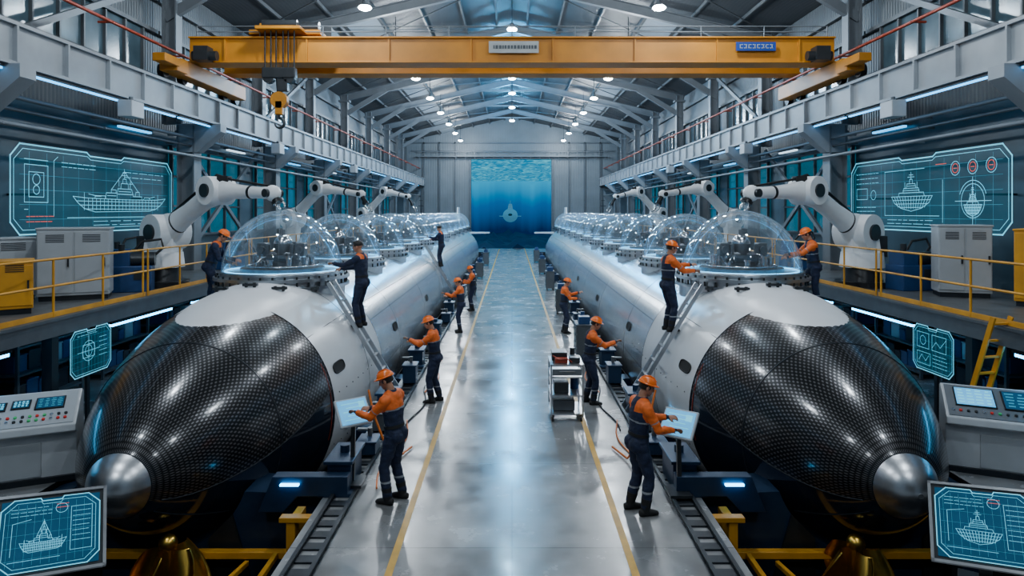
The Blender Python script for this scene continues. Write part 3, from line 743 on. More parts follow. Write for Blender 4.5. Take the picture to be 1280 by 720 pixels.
# ------------------------------------------------------------------ mezzanine
DZK=2.15;DXE=8.0
for s in(-1,1):
    e=thing('mezzanine_platform',(s*9.7,36,0),'raised grey service platform along the hall wall','platform','service platforms')
    M0=T(-s*9.7,-36,0)
    b=MB(M0);b.box((s*9.72,37,DZK-.04),(3.44,72,.08));b.obj('deck_plate','deck_floor',e)
    b=MB(M0);b.box((s*DXE,37,DZK-.16),(.12,72,.32));b.box((s*(DXE-.07),37,DZK-.02),(.04,72,.05));b.obj('edge_beam','steel_grey',e)
    for y in range(6,72,6):
        b=MB(M0);b.box((s*8.15,y,(DZK-.2)/2),(.18,.18,DZK-.2));b.box((s*8.15,y,.03),(.4,.4,.06));b.obj('support_post','steel_dark',e)
        b=MB(M0);b.ibeam((s*8.1,y,DZK-.2),(s*11.4,y,DZK-.2),.14,.22,.02);b.obj('joist','steel_dark',e)
    r0=None
    for k in range(11):
        y=3+6*k
        if r0 is None:
            r0=thing('guard_railing',(s*(DXE+.06),y,DZK),'yellow tubular guard railing along the platform edge','railing','platform railings')
            for z in(.55,1.02): b=MB();b.cyl((0,.02,z),(0,5.98,z),.022,n=8);b.obj('rail','yellow',r0)
            b=MB();b.box((0,3,.05),(.02,5.9,.09));b.obj('toe_board','yellow',r0)
            for j in range(5):
                b=MB();b.cyl((0,.05+j*1.45,0),(0,.05+j*1.45,1.02),.022,n=8);b.obj('post','yellow',r0)
        else: dup(r0,(s*(DXE+.06),y,DZK))
    for y in(10.0,15.4,19,25,31,43,55):
        e=thing('strip_lamp',(s*8.35,y,1.62),'cyan glowing strip lamp under the platform','lamp','platform strip lamps')
        b=MB();b.box((0,0,.07),(.1,2.6,.05));b.obj('housing','steel_dark',e);b=MB();b.box((0,0,.02),(.07,2.5,.06));b.obj('tube','led_cyan',e)
        for yy in(-1,1): b=MB();b.cyl((0,yy,.09),(0,yy,.36),.02,n=6);b.obj('bracket','steel_dark',e)
rk=thing('storage_rack',(-10.2,11.6,0),'dark steel storage rack with equipment crates under the platform','rack','under-platform racks')
b=MB()
for x in(-.45,.45):
    for y in(-1,1): b.box((x,y,.9),(.06,.06,1.8))
for z in(.15,.75,1.3): b.box((0,0,z),(.95,2.05,.04))
b.obj('rack_frame','steel_grey',rk)
rq=random.Random(11)
for z in(.17,.77,1.32):
    yy=-.9
    while yy<.8:
        w=rq.uniform(.25,.5);h=rq.uniform(.2,.42);b=MB();b.box((0,yy+w/2,z+h/2),(.6,w*.9,h));b.box((.0,yy+w/2,z+h),(.64,w*.94,.03));b.obj('crate',rq.choice(('steel_dark','machine_blue','cabinet_white','robot_grey')),rk,bevel=.01);yy+=w
for s in(-1,1):
    for y in(9,11.6,14.4,17.2,20.4,23.4,27,32):
        if s<0 and y==11.6: continue
        dup(rk,(s*10.2,y,0))
# ------------------------------------------------------------------ platform equipment
def cabinet(loc,d,m,label,rz=0,doors=2):
    e=thing('equipment_cabinet',loc,label,'cabinet','platform cabinets',rz)
    w,dp,h=d
    b=MB();b.box((0,0,h/2+.05),(w,dp,h-.1));b.box((0,0,h),(w+.04,dp+.04,.04));b.obj('body',m,e,bevel=.012)
    b=MB();b.box((0,0,.05),(w-.06,dp-.06,.1));b.obj('plinth','steel_dark',e)
    for k in range(doors):
        dw=w/doors;x=-w/2+dw*(k+.5)
        b=MB();b.box((x,-dp/2-.012,h/2+.05),(dw-.04,.024,h-.22));dd=b.obj('door',m,e,bevel=.006)
        b=MB();b.box((x+dw*.36,-dp/2-.045,h/2+.05),(.03,.04,.18));b.obj('handle','steel_dark',dd)
        b=MB()
        for j in range(5): b.box((x,-dp/2-.028,h*.82+j*.035),(dw*.5,.008,.014))
        b.obj('vent','steel_dark',dd)
    return e
cabinet((-9.35,14.6,DZK),(1.3,.8,1.5),'cabinet_white','white double-door electrical cabinet on the platform',25)
cabinet((-10.6,14.2,DZK),(.9,.7,1.3),'cabinet_white','white single-door cabinet against the wall',60,1)
cabinet((-9.4,12.4,DZK),(1.1,.8,.95),'yellow','low yellow machine cabinet on the platform',35)
cabinet((9.9,15.0,DZK),(1.0,.7,1.55),'cabinet_white','white tall electrical cabinet on the platform',-20)
cabinet((10.4,13.3,DZK),(.8,.7,1.5),'yellow','yellow tall machine cabinet on the platform',-50,1)
cabinet((10.8,16.6,DZK),(.7,.6,1.2),'cabinet_white','white narrow cabinet against the wall',-60,1)
def machine(loc,rz,lb):
    e=thing('workshop_machine',loc,lb,'machine','platform machines',rz)
    b=MB();b.box((0,0,.3),(.9,.6,.6));b.box((-.2,0,.75),(.4,.5,.35));b.obj('machine_body','machine_blue',e,bevel=.02)
    b=MB();b.cyl((.0,0,.75),(.5,0,.75),.16,n=20);b.cyl((-.2,0,.92),(-.2,0,1.1),.07,n=12);b.box((.25,-.31,.4),(.3,.03,.22));b.obj('motor','robot_grey',e)
    b=MB();b.tube([(.45,.1,.8),(.65,.15,1.0),(.6,.2,1.2),(.2,.2,1.15),(0,.15,.9)],.03,8);b.obj('hose','rubber',e)
    return e
machine((-8.9,15.9,DZK),20,'blue pump machine beside the robot arm');machine((-9.8,17.2,DZK),70,'blue pump machine near the cabinets');machine((9.5,16.2,DZK),10,'blue pump machine beside the robot arm')
machine((-9.2,22,DZK),0,'blue pump machine on the far platform');machine((9.2,22,DZK),0,'blue pump machine on the far platform')
# ------------------------------------------------------------------ robot arms
def robot(base,sh_,el,wr,tip,label,K=1.0):
    e=thing('robot_arm',base,label,'robot','robot arms')
    B=Vector(base);S,E,W,Tt=[Vector(p)-B for p in(sh_,el,wr,tip)]
    pl=(E-S).cross(Vector((0,0,1))).normalized()
    b=MB();b.cyl((0,0,0),(0,0,.14),.6*K,n=28);b.cyl((0,0,.14),(0,0,.5),.45*K,.38*K,n=28);b.obj('base','joint_black',e)
    b=MB();b.cyl((0,0,.48),(0,0,.85),.5*K,.46*K,28);b.bar((0,0,.7),S,.6*K,.66*K);b.cyl(S-pl*.4*K,S+pl*.4*K,.42*K,n=28);b.obj('turret','robot_white',e,bevel=.03)
    b=MB();b.box((math.copysign(.35,base[0]),0,1.0),(.3*K,.5*K,.5*K));b.obj('motor_housing','robot_grey',e,bevel=.03)
    for J,wd,rj in((S,.45,.19),(E,.34,.15),(W,.22,.09)):
        b=MB();b.cyl(J-pl*wd*K,J+pl*wd*K,rj*K,n=24);b.obj('joint_cap','robot_grey',e)
    d=(E-S);L=d.length;dn=d.normalized();up=pl.cross(dn)
    b=MB();b.loft([(S+dn*t*L,pl*wx*K,up*wy*K) for t,wx,wy in((-.08,.2,.3),(.0,.27,.38),(.12,.27,.37),(.22,.21,.27),(.5,.19,.22),(.8,.19,.23),(.92,.22,.29),(1.0,.22,.3))],24)
    b.cyl(E-pl*.3*K,E+pl*.3*K,.32*K,n=28);b.obj('upper_arm','robot_white',e)
    b=MB();b.bar(S+dn*.45+up*.25*K,S+dn*(L-.4)+up*.22*K,.1*K,.05,tuple(up));b.obj('arm_cover','joint_black',e)
    b=MB();b.loft([(S+dn*L*.24,pl*.22*K,up*.275*K),(S+dn*(L*.24+.04),pl*.22*K,up*.27*K)],20);b.obj('arm_band','joint_black',e)
    d=(W-E);L=d.length;dn=d.normalized();up=pl.cross(dn)
    if up.z<0: up=-up
    b=MB();b.loft([(E+dn*t*L,pl*wx*K,up*wy*K) for t,wx,wy in((-.22,.16,.18),(-.1,.22,.25),(.18,.22,.26),(.28,.16,.18),(.5,.13,.15),(.8,.115,.125),(.97,.13,.14))],24)
    b.sph(W,.175*K,20,12);b.obj('forearm','robot_white',e)
    b=MB();b.loft([(E+dn*L*.62,pl*.14*K,up*.15*K),(E+dn*(L*.62+.06),pl*.14*K,up*.15*K)],20);b.obj('arm_band','joint_black',e)
    b=MB();b.box(E+dn*.25+up*.26*K,(.24*K,.24*K,.14*K));b.tube([S+up*.33*K,(S+E)/2+up*.36*K,E+up*.36*K,E+dn*.5+up*.26*K,E+dn*(L*.8)+up*.17*K,W+up*.15*K],.028,8);b.obj('cable_hose','rubber',e)
    d=(Tt-W);L=d.length;dn=d.normalized()
    b=MB();b.cyl(W,W+dn*L*.45,.11*K,.09*K,20);b.cyl(W+dn*L*.45,W+dn*L*.6,.13*K,n=20);b.obj('wrist','joint_black',e)
    for k in range(3):
        a=2*PI*k/3;v=(pl*math.cos(a)+pl.cross(dn)*math.sin(a))
        b=MB();b.tube([W+dn*L*.58+v*.06,W+dn*L*.75+v*.12,Tt+v*.05],[.025,.022,.012],8);b.obj('gripper_finger','chrome',e)
for s in(-1,1):
    robot((s*8.75,17,DZK),(s*8.65,17,3.5),(s*6.95,16.0,4.5),(s*5.35,15.2,4.42),(s*5.12,15.15,4.05),'white six-axis industrial robot arm reaching over a dome',1.05)
    robot((s*8.6,26.4,DZK),(s*8.5,26.4,3.75),(s*7.2,25.6,4.9),(s*5.5,24.8,4.65),(s*5.15,24.6,4.02),'white industrial robot arm bending over a dome',.88)
    robot((s*8.6,39.5,DZK),(s*8.5,39.5,3.9),(s*7.1,38.4,5.15),(s*5.7,37.4,4.85),(s*5.2,37.1,4.02),'white industrial robot arm bending over a dome',.88)
# ------------------------------------------------------------------ holographic screens
def circ(x,z,r,n=24,a0=0,a1=360): return [(x+r*math.cos(math.radians(a0+(a1-a0)*i/n)),z+r*math.sin(math.radians(a0+(a1-a0)*i/n))) for i in range(n+1)]
def rect(x,z,w,h): return [(x,z),(x+w,z),(x+w,z+h),(x,z+h),(x,z)]
def ship(x0,z0,w,h):
    P=[]
    def A(*pts): P.append([(x0+u*w,z0+v*h) for u,v in pts])
    A((0,.36),(.12,.335),(.5,.32),(.88,.335),(1,.37),(.95,.24),(.88,.12),(.8,.07),(.2,.05),(.1,.12),(.04,.24),(0,.36))
    A((.03,.27),(.96,.27));A((.06,.19),(.93,.19));A((.12,.11),(.87,.11))
    for k in range(22): t=.1+k*.038;A((t,.33),(t,.09))
    A((.2,.33),(.2,.39),(.3,.39),(.3,.33));A((.3,.33),(.31,.46),(.42,.46),(.42,.33));A((.42,.46),(.43,.56),(.58,.56),(.6,.4),(.7,.4),(.7,.33))
    A((.36,.46),(.36,.53),(.41,.53),(.41,.46));A((.46,.56),(.465,.68),(.54,.68),(.545,.56));A((.48,.68),(.485,.78),(.52,.78),(.525,.68))
    A((.5,.78),(.5,1));A((.47,.86),(.53,.86));A((.48,.92),(.52,.92));A((.44,.62),(.44,.75));A((.56,.56),(.57,.74));A((.55,.68),(.59,.68))
    A((.62,.4),(.63,.5),(.67,.5),(.67,.4));A((.72,.33),(.73,.38),(.79,.38),(.8,.33));A((.79,.37),(.86,.41));A((.22,.38),(.14,.42));A((.2,.38),(.26,.38))
    A((.44,.5),(.57,.5));A((.32,.4),(.41,.4));A((.43,.44),(.59,.44));A((.5,.95),(.36,.53));A((.5,.95),(.66,.5));A((.1,.34),(.1,.44));A((.9,.34),(.9,.46))
    return P
def front_ship(x0,z0,w,h):
    P=[]
    def A(*pts): P.append([(x0+u*w,z0+v*h) for u,v in pts])
    A((0,.4),(1,.4),(.92,.22),(.75,.08),(.5,0),(.25,.08),(.08,.22),(0,.4));A((.04,.3),(.96,.3));A((.1,.2),(.9,.2));A((.22,.1),(.78,.1))
    for k in range(1,14): A((k/14,.4),(.5+(k/14-.5)*.75,.06+.1*abs(k/14-.5)))
    A((.18,.4),(.2,.5),(.8,.5),(.82,.4));A((.3,.5),(.32,.62),(.68,.62),(.7,.5));A((.38,.62),(.4,.74),(.6,.74),(.62,.62));A((.46,.74),(.47,.86),(.53,.86),(.54,.74));A((.5,.86),(.5,1.05))
    A((.42,.92),(.58,.92));A((.45,.98),(.55,.98));A((.35,.62),(.35,.78));A((.65,.62),(.65,.78));A((.3,.56),(.7,.56));A((.4,.68),(.6,.68))
    return P
def bars(x,z,w,n,dz,rs):
    P=[]
    for k in range(n):
        u=x
        while u<x+w*.95:
            l=rs.uniform(.04,.16)*w*1.5;P.append([(u,z-k*dz),(min(u+l,x+w),z-k*dz)]);u+=l+.04*w
    return P
def holo(name,w,h,fnw,origin,label,kind,cat='screen',panel='holo_panel',lw=.018,grp=None):
    e=thing(name,origin,label,cat,grp)
    c=min(w,h)*.14
    oc=[(c,0),(w-c,0),(w,c),(w,h-c),(w-c,h),(w*.62,h),(w*.6,h-c*.3),(w*.4,h-c*.3),(w*.38,h),(c,h),(0,h-c),(0,c),(c,0)]
    f0=lambda u,v:fnw(u,v,0);f1=lambda u,v:fnw(u,v,.012);f2=lambda u,v:fnw(u,v,.02)
    b=MB();b.add([f0(*p) for p in oc[:-1]],[tuple(range(len(oc)-1))]);b.obj('panel',panel,e)
    b=MB();b.lines([oc],lw*1.1,f1);i=.05*h;b.lines([[(u*(1-2*i/w)+i,v*(1-2*i/h)+i) for u,v in oc]],lw*.4,f1);b.obj('frame_outline','holo_line',e,kind='stuff')
    rs=random.Random(len(label)+int(w*10));P=[];Dm=[];Rd=[]
    for k in range(1,12): Dm.append([(w*k/12,h*.08),(w*k/12,h*.92)])
    for k in range(1,6): Dm.append([(w*.04,h*k/6),(w*.96,h*k/6)])
    if kind=='a':
        P+=ship(w*.3,h*.22,w*.64,h*.62);P+=[rect(w*.06,h*.36,w*.11,h*.42),rect(w*.08,h*.42,w*.07,h*.28),circ(w*.115,h*.62,h*.06,16),circ(w*.115,h*.5,h*.05,16)]
        P+=bars(w*.24,h*.84,w*.2,2,.05*h,rs)+bars(w*.62,h*.8,w*.3,2,.07*h,rs)+bars(w*.42,h*.13,w*.5,2,h*.05,rs)
        Rd+=bars(w*.07,h*.2,w*.13,2,h*.06,rs)
        P+=[[(w*.2,h*.2),(w*.2,h*.85),(w*.22,h*.9)],[(w*.27,h*.18),(w*.95,h*.18)],[(w*.06,h*.84),(w*.17,h*.84)],bars(w*.06,h*.28,w*.12,1,1,rs)[0]]
    elif kind=='b':
        P+=front_ship(w*.33,h*.26,w*.27,h*.5)+[[(w*.28,h*.2),(w*.64,h*.2)],[(w*.28,h*.2),(w*.28,h*.82),(w*.55,h*.82)],[(w*.66,h*.12),(w*.66,h*.65)]]
        P+=[circ(w*.82,h*.38,h*.2,28),circ(w*.82,h*.38,h*.24,28,20,160)]+front_ship(w*.775,h*.2,w*.09,h*.34)+[[(w*.82,h*.1),(w*.82,h*.66)],[(w*.73,h*.38),(w*.91,h*.38)]]
        P+=bars(w*.05,h*.82,w*.18,3,h*.07,rs)+bars(w*.3,h*.14,w*.3,2,h*.05,rs)+[rect(w*.05,h*.44,w*.09,h*.16),circ(w*.19,h*.5,h*.07,12)]+bars(w*.05,h*.32,w*.16,3,h*.06,rs)
        for k in range(3): Rd+=[circ(w*(.73+k*.09),h*.78,h*.055,18),[(w*(.73+k*.09)-.06,h*.78),(w*(.73+k*.09)+.06,h*.78)]];P.append(circ(w*(.73+k*.09),h*.78,h*.085,18))
        Rd+=bars(w*.62,h*.85,w*.06,1,.1,rs)
    elif kind=='c':
        P+=[circ(w*.42,h*.52,h*.22,24),circ(w*.42,h*.52,h*.12,20),rect(w*.28,h*.38,w*.28,h*.28),[(w*.15,h*.52),(w*.7,h*.52)],[(w*.42,h*.2),(w*.42,h*.85)]]+bars(w*.68,h*.75,w*.2,5,h*.1,rs)+bars(w*.15,h*.88,w*.5,1,.1,rs)
    elif kind=='d':
        P+=[rect(w*.12,h*.5,w*.3,h*.34),rect(w*.5,h*.5,w*.34,h*.34),rect(w*.12,h*.14,w*.34,h*.26)]+bars(w*.52,h*.4,w*.34,4,h*.08,rs)+[circ(w*.27,h*.67,h*.1,16),[(w*.5,h*.55),(w*.6,h*.7),(w*.7,h*.6),(w*.84,h*.8)],[(w*.16,h*.2),(w*.24,h*.34),(w*.34,h*.22),(w*.42,h*.36)]]
    elif kind in('e','f'):
        P+=(ship if kind=='e' else front_ship)(w*.2,h*.22,w*.46,h*.46)
        P+=bars(w*.1,h*.86,w*.4,3,h*.05,rs)+bars(w*.72,h*.75,w*.18,7,h*.07,rs)+[rect(w*.7,h*.2,w*.22,h*.62),[(w*.1,h*.14),(w*.6,h*.14)],circ(w*.6,h*.82,h*.07,16)]+bars(w*.1,h*.14,w*.3,1,.1,rs)
        P+=[[(w*.12,h*.22),(w*.12,h*.66),(w*.3,h*.7)]]
        Rd+=bars(w*.55,h*.88,w*.12,2,h*.05,rs)
    b=MB();b.lines(Dm,lw*.28,f1);b.obj('grid_line','holo_dim',e,kind='stuff')
    b=MB();b.lines(P,lw*.42,f2);b.obj('drawing','holo_line',e,kind='stuff')
    if Rd: b=MB();b.lines(Rd,lw*.5,f2);b.obj('red_marking','holo_red',e,kind='stuff')
    return e
XW=10.75
holo('holographic_screen',6.9,2.0,lambda u,v,o:(o,u,v),(-XW,14.55,3.5),'large glowing cyan wall display with side view of warship','a',lw=.03,grp='wall displays')
holo('holographic_screen',6.9,2.0,lambda u,v,o:(-o,-u,v),(XW,21.5,3.5),'large cyan wall display with ship front and red gauges','b',lw=.03,grp='wall displays')
holo('holographic_screen',1.22,.85,lambda u,v,o:(o,u,v),(-7.9,12.15,.98),'small cyan display with circular diagram below the platform','c',lw=.015,grp='small displays')
holo('holographic_screen',1.22,.85,lambda u,v,o:(-o,-u,v),(7.9,13.37,.98),'small cyan display with charts below the platform','d',lw=.015,grp='small displays')
for s in(-1,1):
    e=thing('display_bracket',(s*7.97,12.76,0),'slim dark post holding the small display','bracket','display posts')
    b=MB();b.box((0,0,.93),(.05,.08,1.86));b.box((0,0,.02),(.2,.25,.04));b.obj('post','steel_dark',e)
    for y in(15.5,20.5):
        e=thing('display_bracket',(s*XW,y,3.5),'slim steel wall arm holding the large display','bracket','display brackets')
        b=MB();b.box((s*.39,0,.9),(.72,.05,.05));b.obj('arm','steel_dark',e)
def tablet(loc,rz,tilt,roll,kind,label,w=1.0,h=.8):
    e=thing('display_lectern',(loc[0],loc[1],0),label,'display stand','display lecterns',rz)
    q_=Euler((math.radians(tilt),math.radians(roll),0)).to_matrix()
    z=loc[2]
    def fn(u,v,o): return q_@Vector((u-w/2,v-h/2,o+.034))+Vector((0,0,z))
    b=MB();b.box((0,0,z),(w+.12,h+.12,.05),q_);b.obj('bezel','robot_grey',e,bevel=.02)
    b=MB()
    for u,v,a_,c_ in((-w/2-.05,0,.03,h+.13),(w/2+.05,0,.03,h+.13),(0,-h/2-.05,w+.13,.03),(0,h/2+.05,w+.13,.03)): b.box(q_@Vector((u,v,.03))+Vector((0,0,z)),(a_,c_,.03),q_)
    b.obj('bezel_rim','alu',e)
    b=MB();b.bar((0,.1,.05),(0,0,z-.02),.12,.1);b.box((0,.1,.03),(.5,.4,.06));b.obj('stand','robot_grey',e,bevel=.01)
    b=MB();b.add([fn(0,0,0),fn(w,0,0),fn(w,h,0),fn(0,h,0)],[(0,1,2,3)]);b.obj('screen','screen_blue',e)
    t=holo('tmp',w,h,fn,(0,0,0),'x'+label,kind,panel='screen_blue',lw=.009)
    for c in list(t.children):
        if c.name.startswith('panel'): bpy.data.objects.remove(c)
        else: c.parent=e
    bpy.data.objects.remove(t)
# screens yawed so that their upper edge follows the photograph's slant toward the aisle
tablet((-4.74,6.98,.70),36,44,6,'e','tilted touch display on stand showing ship side view',.86,.74)
tablet((4.98,7.15,.68),-34,44,-6,'f','tilted touch display on stand showing ship front view',.88,.76)
# ------------------------------------------------------------------ consoles
def console(loc,rz,kind,label):
    e=thing('control_console',loc,label,'control console','control consoles',rz)
    b=MB();b.extr([(.45,0),(.45,1.15),(.3,1.2),(-.5,.86),(-.52,.76),(-.35,.7),(-.35,0)],'x',-.8,.8);b.obj('console_body','console_white',e,bevel=.015)
    b=MB();b.box((0,-.36,.35),(.7,.02,.5));b.obj('access_door','cabinet_white',e,bevel=.005)
    b=MB();b.box((0,.02,.04),(1.64,.86,.08));b.obj('plinth','steel_dark',e)
    sl=math.atan2(.34,.8);Q=Euler((sl,0,0)).to_matrix()
    O=Vector((0,-.1,1.03))
    def P(u,v,w=.0): return O+Q@Vector((u,v,w))
    b=MB();b.box(P(0,0,.006),(1.52,.78,.012),Q);b.obj('panel_face','steel_mid' if kind else 'cabinet_white',e)
    scr=[(-.25,.1,.2,.16),(.05,.12,.2,.16),(.42,.1,.34,.24)] if kind==0 else [(-.38,.08,.5,.42),(.3,.08,.6,.42)]
    for u,v,w,h in scr:
        b=MB();b.box(P(u,v,.022),(w+.04,h+.04,.024),Q);b.obj('screen_bezel','black',e)
        b=MB();b.box(P(u,v,.036),(w,h,.006),Q);ss=b.obj('screen','screen_light' if kind and u<0 else 'screen_blue',e)
        b=MB();rs=random.Random(int(u*100)+5)
        for k in range(5):
            for j in range(4): b.box(P(u-w*.36+j*w*.24,v-h*.36+k*h*.18,.041),(w*rs.uniform(.08,.2),h*.07,.003),Q)
        b.obj('readout','holo_line' if u<.3 else 'holo_dim',ss,kind='stuff')
    cols=['btn_red','btn_green','btn_black','btn_black','chrome']
    rs=random.Random(9+kind)
    grid=[(-.7+.09*i,-.28+.1*j) for i in range(16) for j in range(2)] if kind==0 else [(-.7+.1*i,-.27) for i in range(15)]
    if kind==0: grid+=[(-.7+.09*i,.0+.1*j) for i in range(4) for j in range(3)]
    for u,v in grid:
        k=rs.choice(cols);p=P(u,v,.01)
        b=MB();n_=Q@Vector((0,0,1));b.cyl(p,p+n_*.025,.022,n=10);b.obj('button',k,e)
    return e
console((-7.42,10.2,0),26,0,'pale grey control console with buttons, dials and small screens')
console((7.62,10.55,0),-26,1,'pale grey control console with two lit screens and buttons')
def ladder(p0,p1,w,m,label,n,wdir=(0,1,0),group='ladders'):
    p0=Vector(p0);p1=Vector(p1);wd=Vector(wdir)
    e=thing('step_ladder',p0,label,'ladder',group)
    d=p1-p0
    for s in(-1,1): b=MB();b.bar(wd*w/2*s,d+wd*w/2*s,.035,.08);b.obj('side_rail',m,e)
    for k in range(n):
        c=d*((k+.6)/n);b=MB();b.bar(c-wd*w/2,c+wd*w/2,.06,.03);b.obj('rung',m,e)
    return e
ladder((7.74,11.65,0.02),(7.93,11.0,2.3),.36,'yellow','yellow steel ladder leaning up to the platform',8,Vector((.97,.24,0)).normalized())
LL=[(-1,14.2),(1,13.7)]
for s,y in LL: ladder((s*2.25,y,0.005),(s*3.78,y,2.55),.42,'alu','aluminium ladder leaning against the submarine hull',9)
ladder((-2.25,29.8,.005),(-3.78,29.8,2.55),.42,'alu','aluminium ladder leaning against the far hull',9)
# ------------------------------------------------------------------ tool cart
def cart(loc,rz):
    e=thing('tool_cart',loc,'open metal wheeled tool cart with shelves and equipment on top','tool cart',None,rz)
    b=MB()
    for x in(-.3,.3):
        for y in(-.4,.4): b.box((x,y,.6),(.03,.03,1.0))
    for z in(.15,.5,.85,1.08): b.box((0,0,z),(.64,.84,.025))
    for z in(.32,.68): 
        for x in(-.3,.3): b.box((x,0,z),(.015,.8,.02))
    b.obj('cart_frame','alu',e)
    b=MB();b.box((0,-.41,.95),(.56,.03,.12));dd=b.obj('drawer','steel_mid',e,bevel=.005);b=MB();b.box((0,-.435,.97),(.3,.02,.02));b.obj('handle','chrome',dd)
    b=MB();b.box((-.05,.05,.27),(.42,.6,.2));b.obj('lower_bin','steel_grey',e,bevel=.01)
    b=MB();b.box((-.1,-.1,.62),(.28,.4,.2));b.obj('power_supply','robot_grey',e,bevel=.01)
    b=MB();b.cyl((.18,.1,.515),(.18,.1,.78),.08,n=16);b.obj('canister','machine_blue',e)
    for x in(-.27,.27):
        for y in(-.36,.36): b=MB();b.cyl((x-.02,y,.06),(x+.02,y,.06),.06,n=16);b.box((x,y,.11),(.06,.06,.05));b.obj('caster','rubber',e)
    b=MB();b.box((-.12,.1,1.18),(.3,.4,.16));b.box((.16,-.15,1.15),(.2,.3,.1));b.cyl((.15,.2,1.1),(.15,.2,1.3),.05,n=12);b.obj('instrument_box','robot_grey',e,bevel=.01)
    b=MB();b.box((-.1,-.22,1.14),(.24,.16,.08));b.tube([(.1,-.3,1.12),(0,-.36,1.2),(-.15,-.3,1.16),(-.25,-.1,1.2)],.015,6);b.obj('red_tool','red_pipe',e)
cart((1.05,13.35,0),0)
tc=thing('tool_chest',(-1.95,33,0),'grey wheeled tool chest with drawers beside the hull','tool chest','hull-side tool chests')
b=MB();b.box((0,0,.52),(.42,.8,.84));b.box((0,0,.96),(.46,.84,.04));b.obj('chest_body','steel_grey',tc,bevel=.01)
for k in range(4): b=MB();b.box((.215,0,.25+.19*k),(.02,.74,.16));b.box((.235,0,.3+.19*k),(.02,.4,.02));b.obj('drawer','robot_grey',tc)
for x in(-.15,.15):
    for y in(-.33,.33): b=MB();b.cyl((x-.02,y,.05),(x+.02,y,.05),.05,n=12);b.obj('caster','rubber',tc)
b=MB();b.box((0,.15,1.08),(.3,.35,.2));b.cyl((.0,-.2,.98),(0,-.2,1.25),.06,n=12);b.obj('instrument','machine_blue',tc,bevel=.01)
for s,y in((-1,41),(-1,51),(1,18.6),(1,27),(1,35),(1,44),(1,54)):
    dup(tc,(s*1.95,y,0),0 if s<0 else 180)
def work_display(s,y,x,z):
    e=thing('work_display',(s*x,y,0),'tilted white work terminal with glowing blue screen beside hull','display','hull-side terminals')
    Q=Euler((math.radians(52),0,math.radians(-s*38))).to_matrix()
    b=MB();b.box((0,0,z),(.5,.42,.05),Q);b.obj('terminal_body','console_white',e,bevel=.015)
    def P(u,v,o): return Q@Vector((u,v,o))+Vector((0,0,z))
    b=MB();b.box(P(0,0,.03),(.44,.36,.012),Q);sc_=b.obj('screen','screen_light',e)
    b=MB()
    for k in range(5): b.box(P(.03 if k%2 else -.03,-.12+.06*k,.038),(.28,.01,.004),Q)
    b.box(P(.14,.09,.038),(.09,.09,.004),Q)
    b.obj('readout','holo_line',sc_,kind='stuff')
    b=MB();b.bar((s*.02,.04,.05),(0,.03,z-.03),.06,.06);b.box((s*.0,.04,.08),(.3,.4,.04));b.obj('stand','robot_grey',e)
work_display(-1,9.85,2.3,1.1);work_display(1,9.5,2.33,1.04)
for s in(-1,1):
    for k in range(3):
        pts=[]
        y0=9.8+k*2.6
        for i in range(30):
            t=i/29;pts.append((s*(1.95-.05*k+.09*math.sin(t*7+k)),y0+t*3.2,.02))
        b=MB();b.tube(pts,.013,8);b.obj('cable','cable_orange' if k!=1 else 'rubber',label='orange cable lying on the floor beside the track' if k!=1 else 'black cable lying on the floor beside the track',category='cable',group='floor cables')
    pts=[(s*2.3,10.9,1.15),(s*2.2,10.8,.8),(s*2.0,10.7,.35),(s*1.85,10.9,.05),(s*1.7,11.5,.03)]
    b=MB();b.tube(pts,.018,8);b.obj('cable','cable_orange',label='orange hose hanging down from the hull to floor',category='cable',group='floor cables')
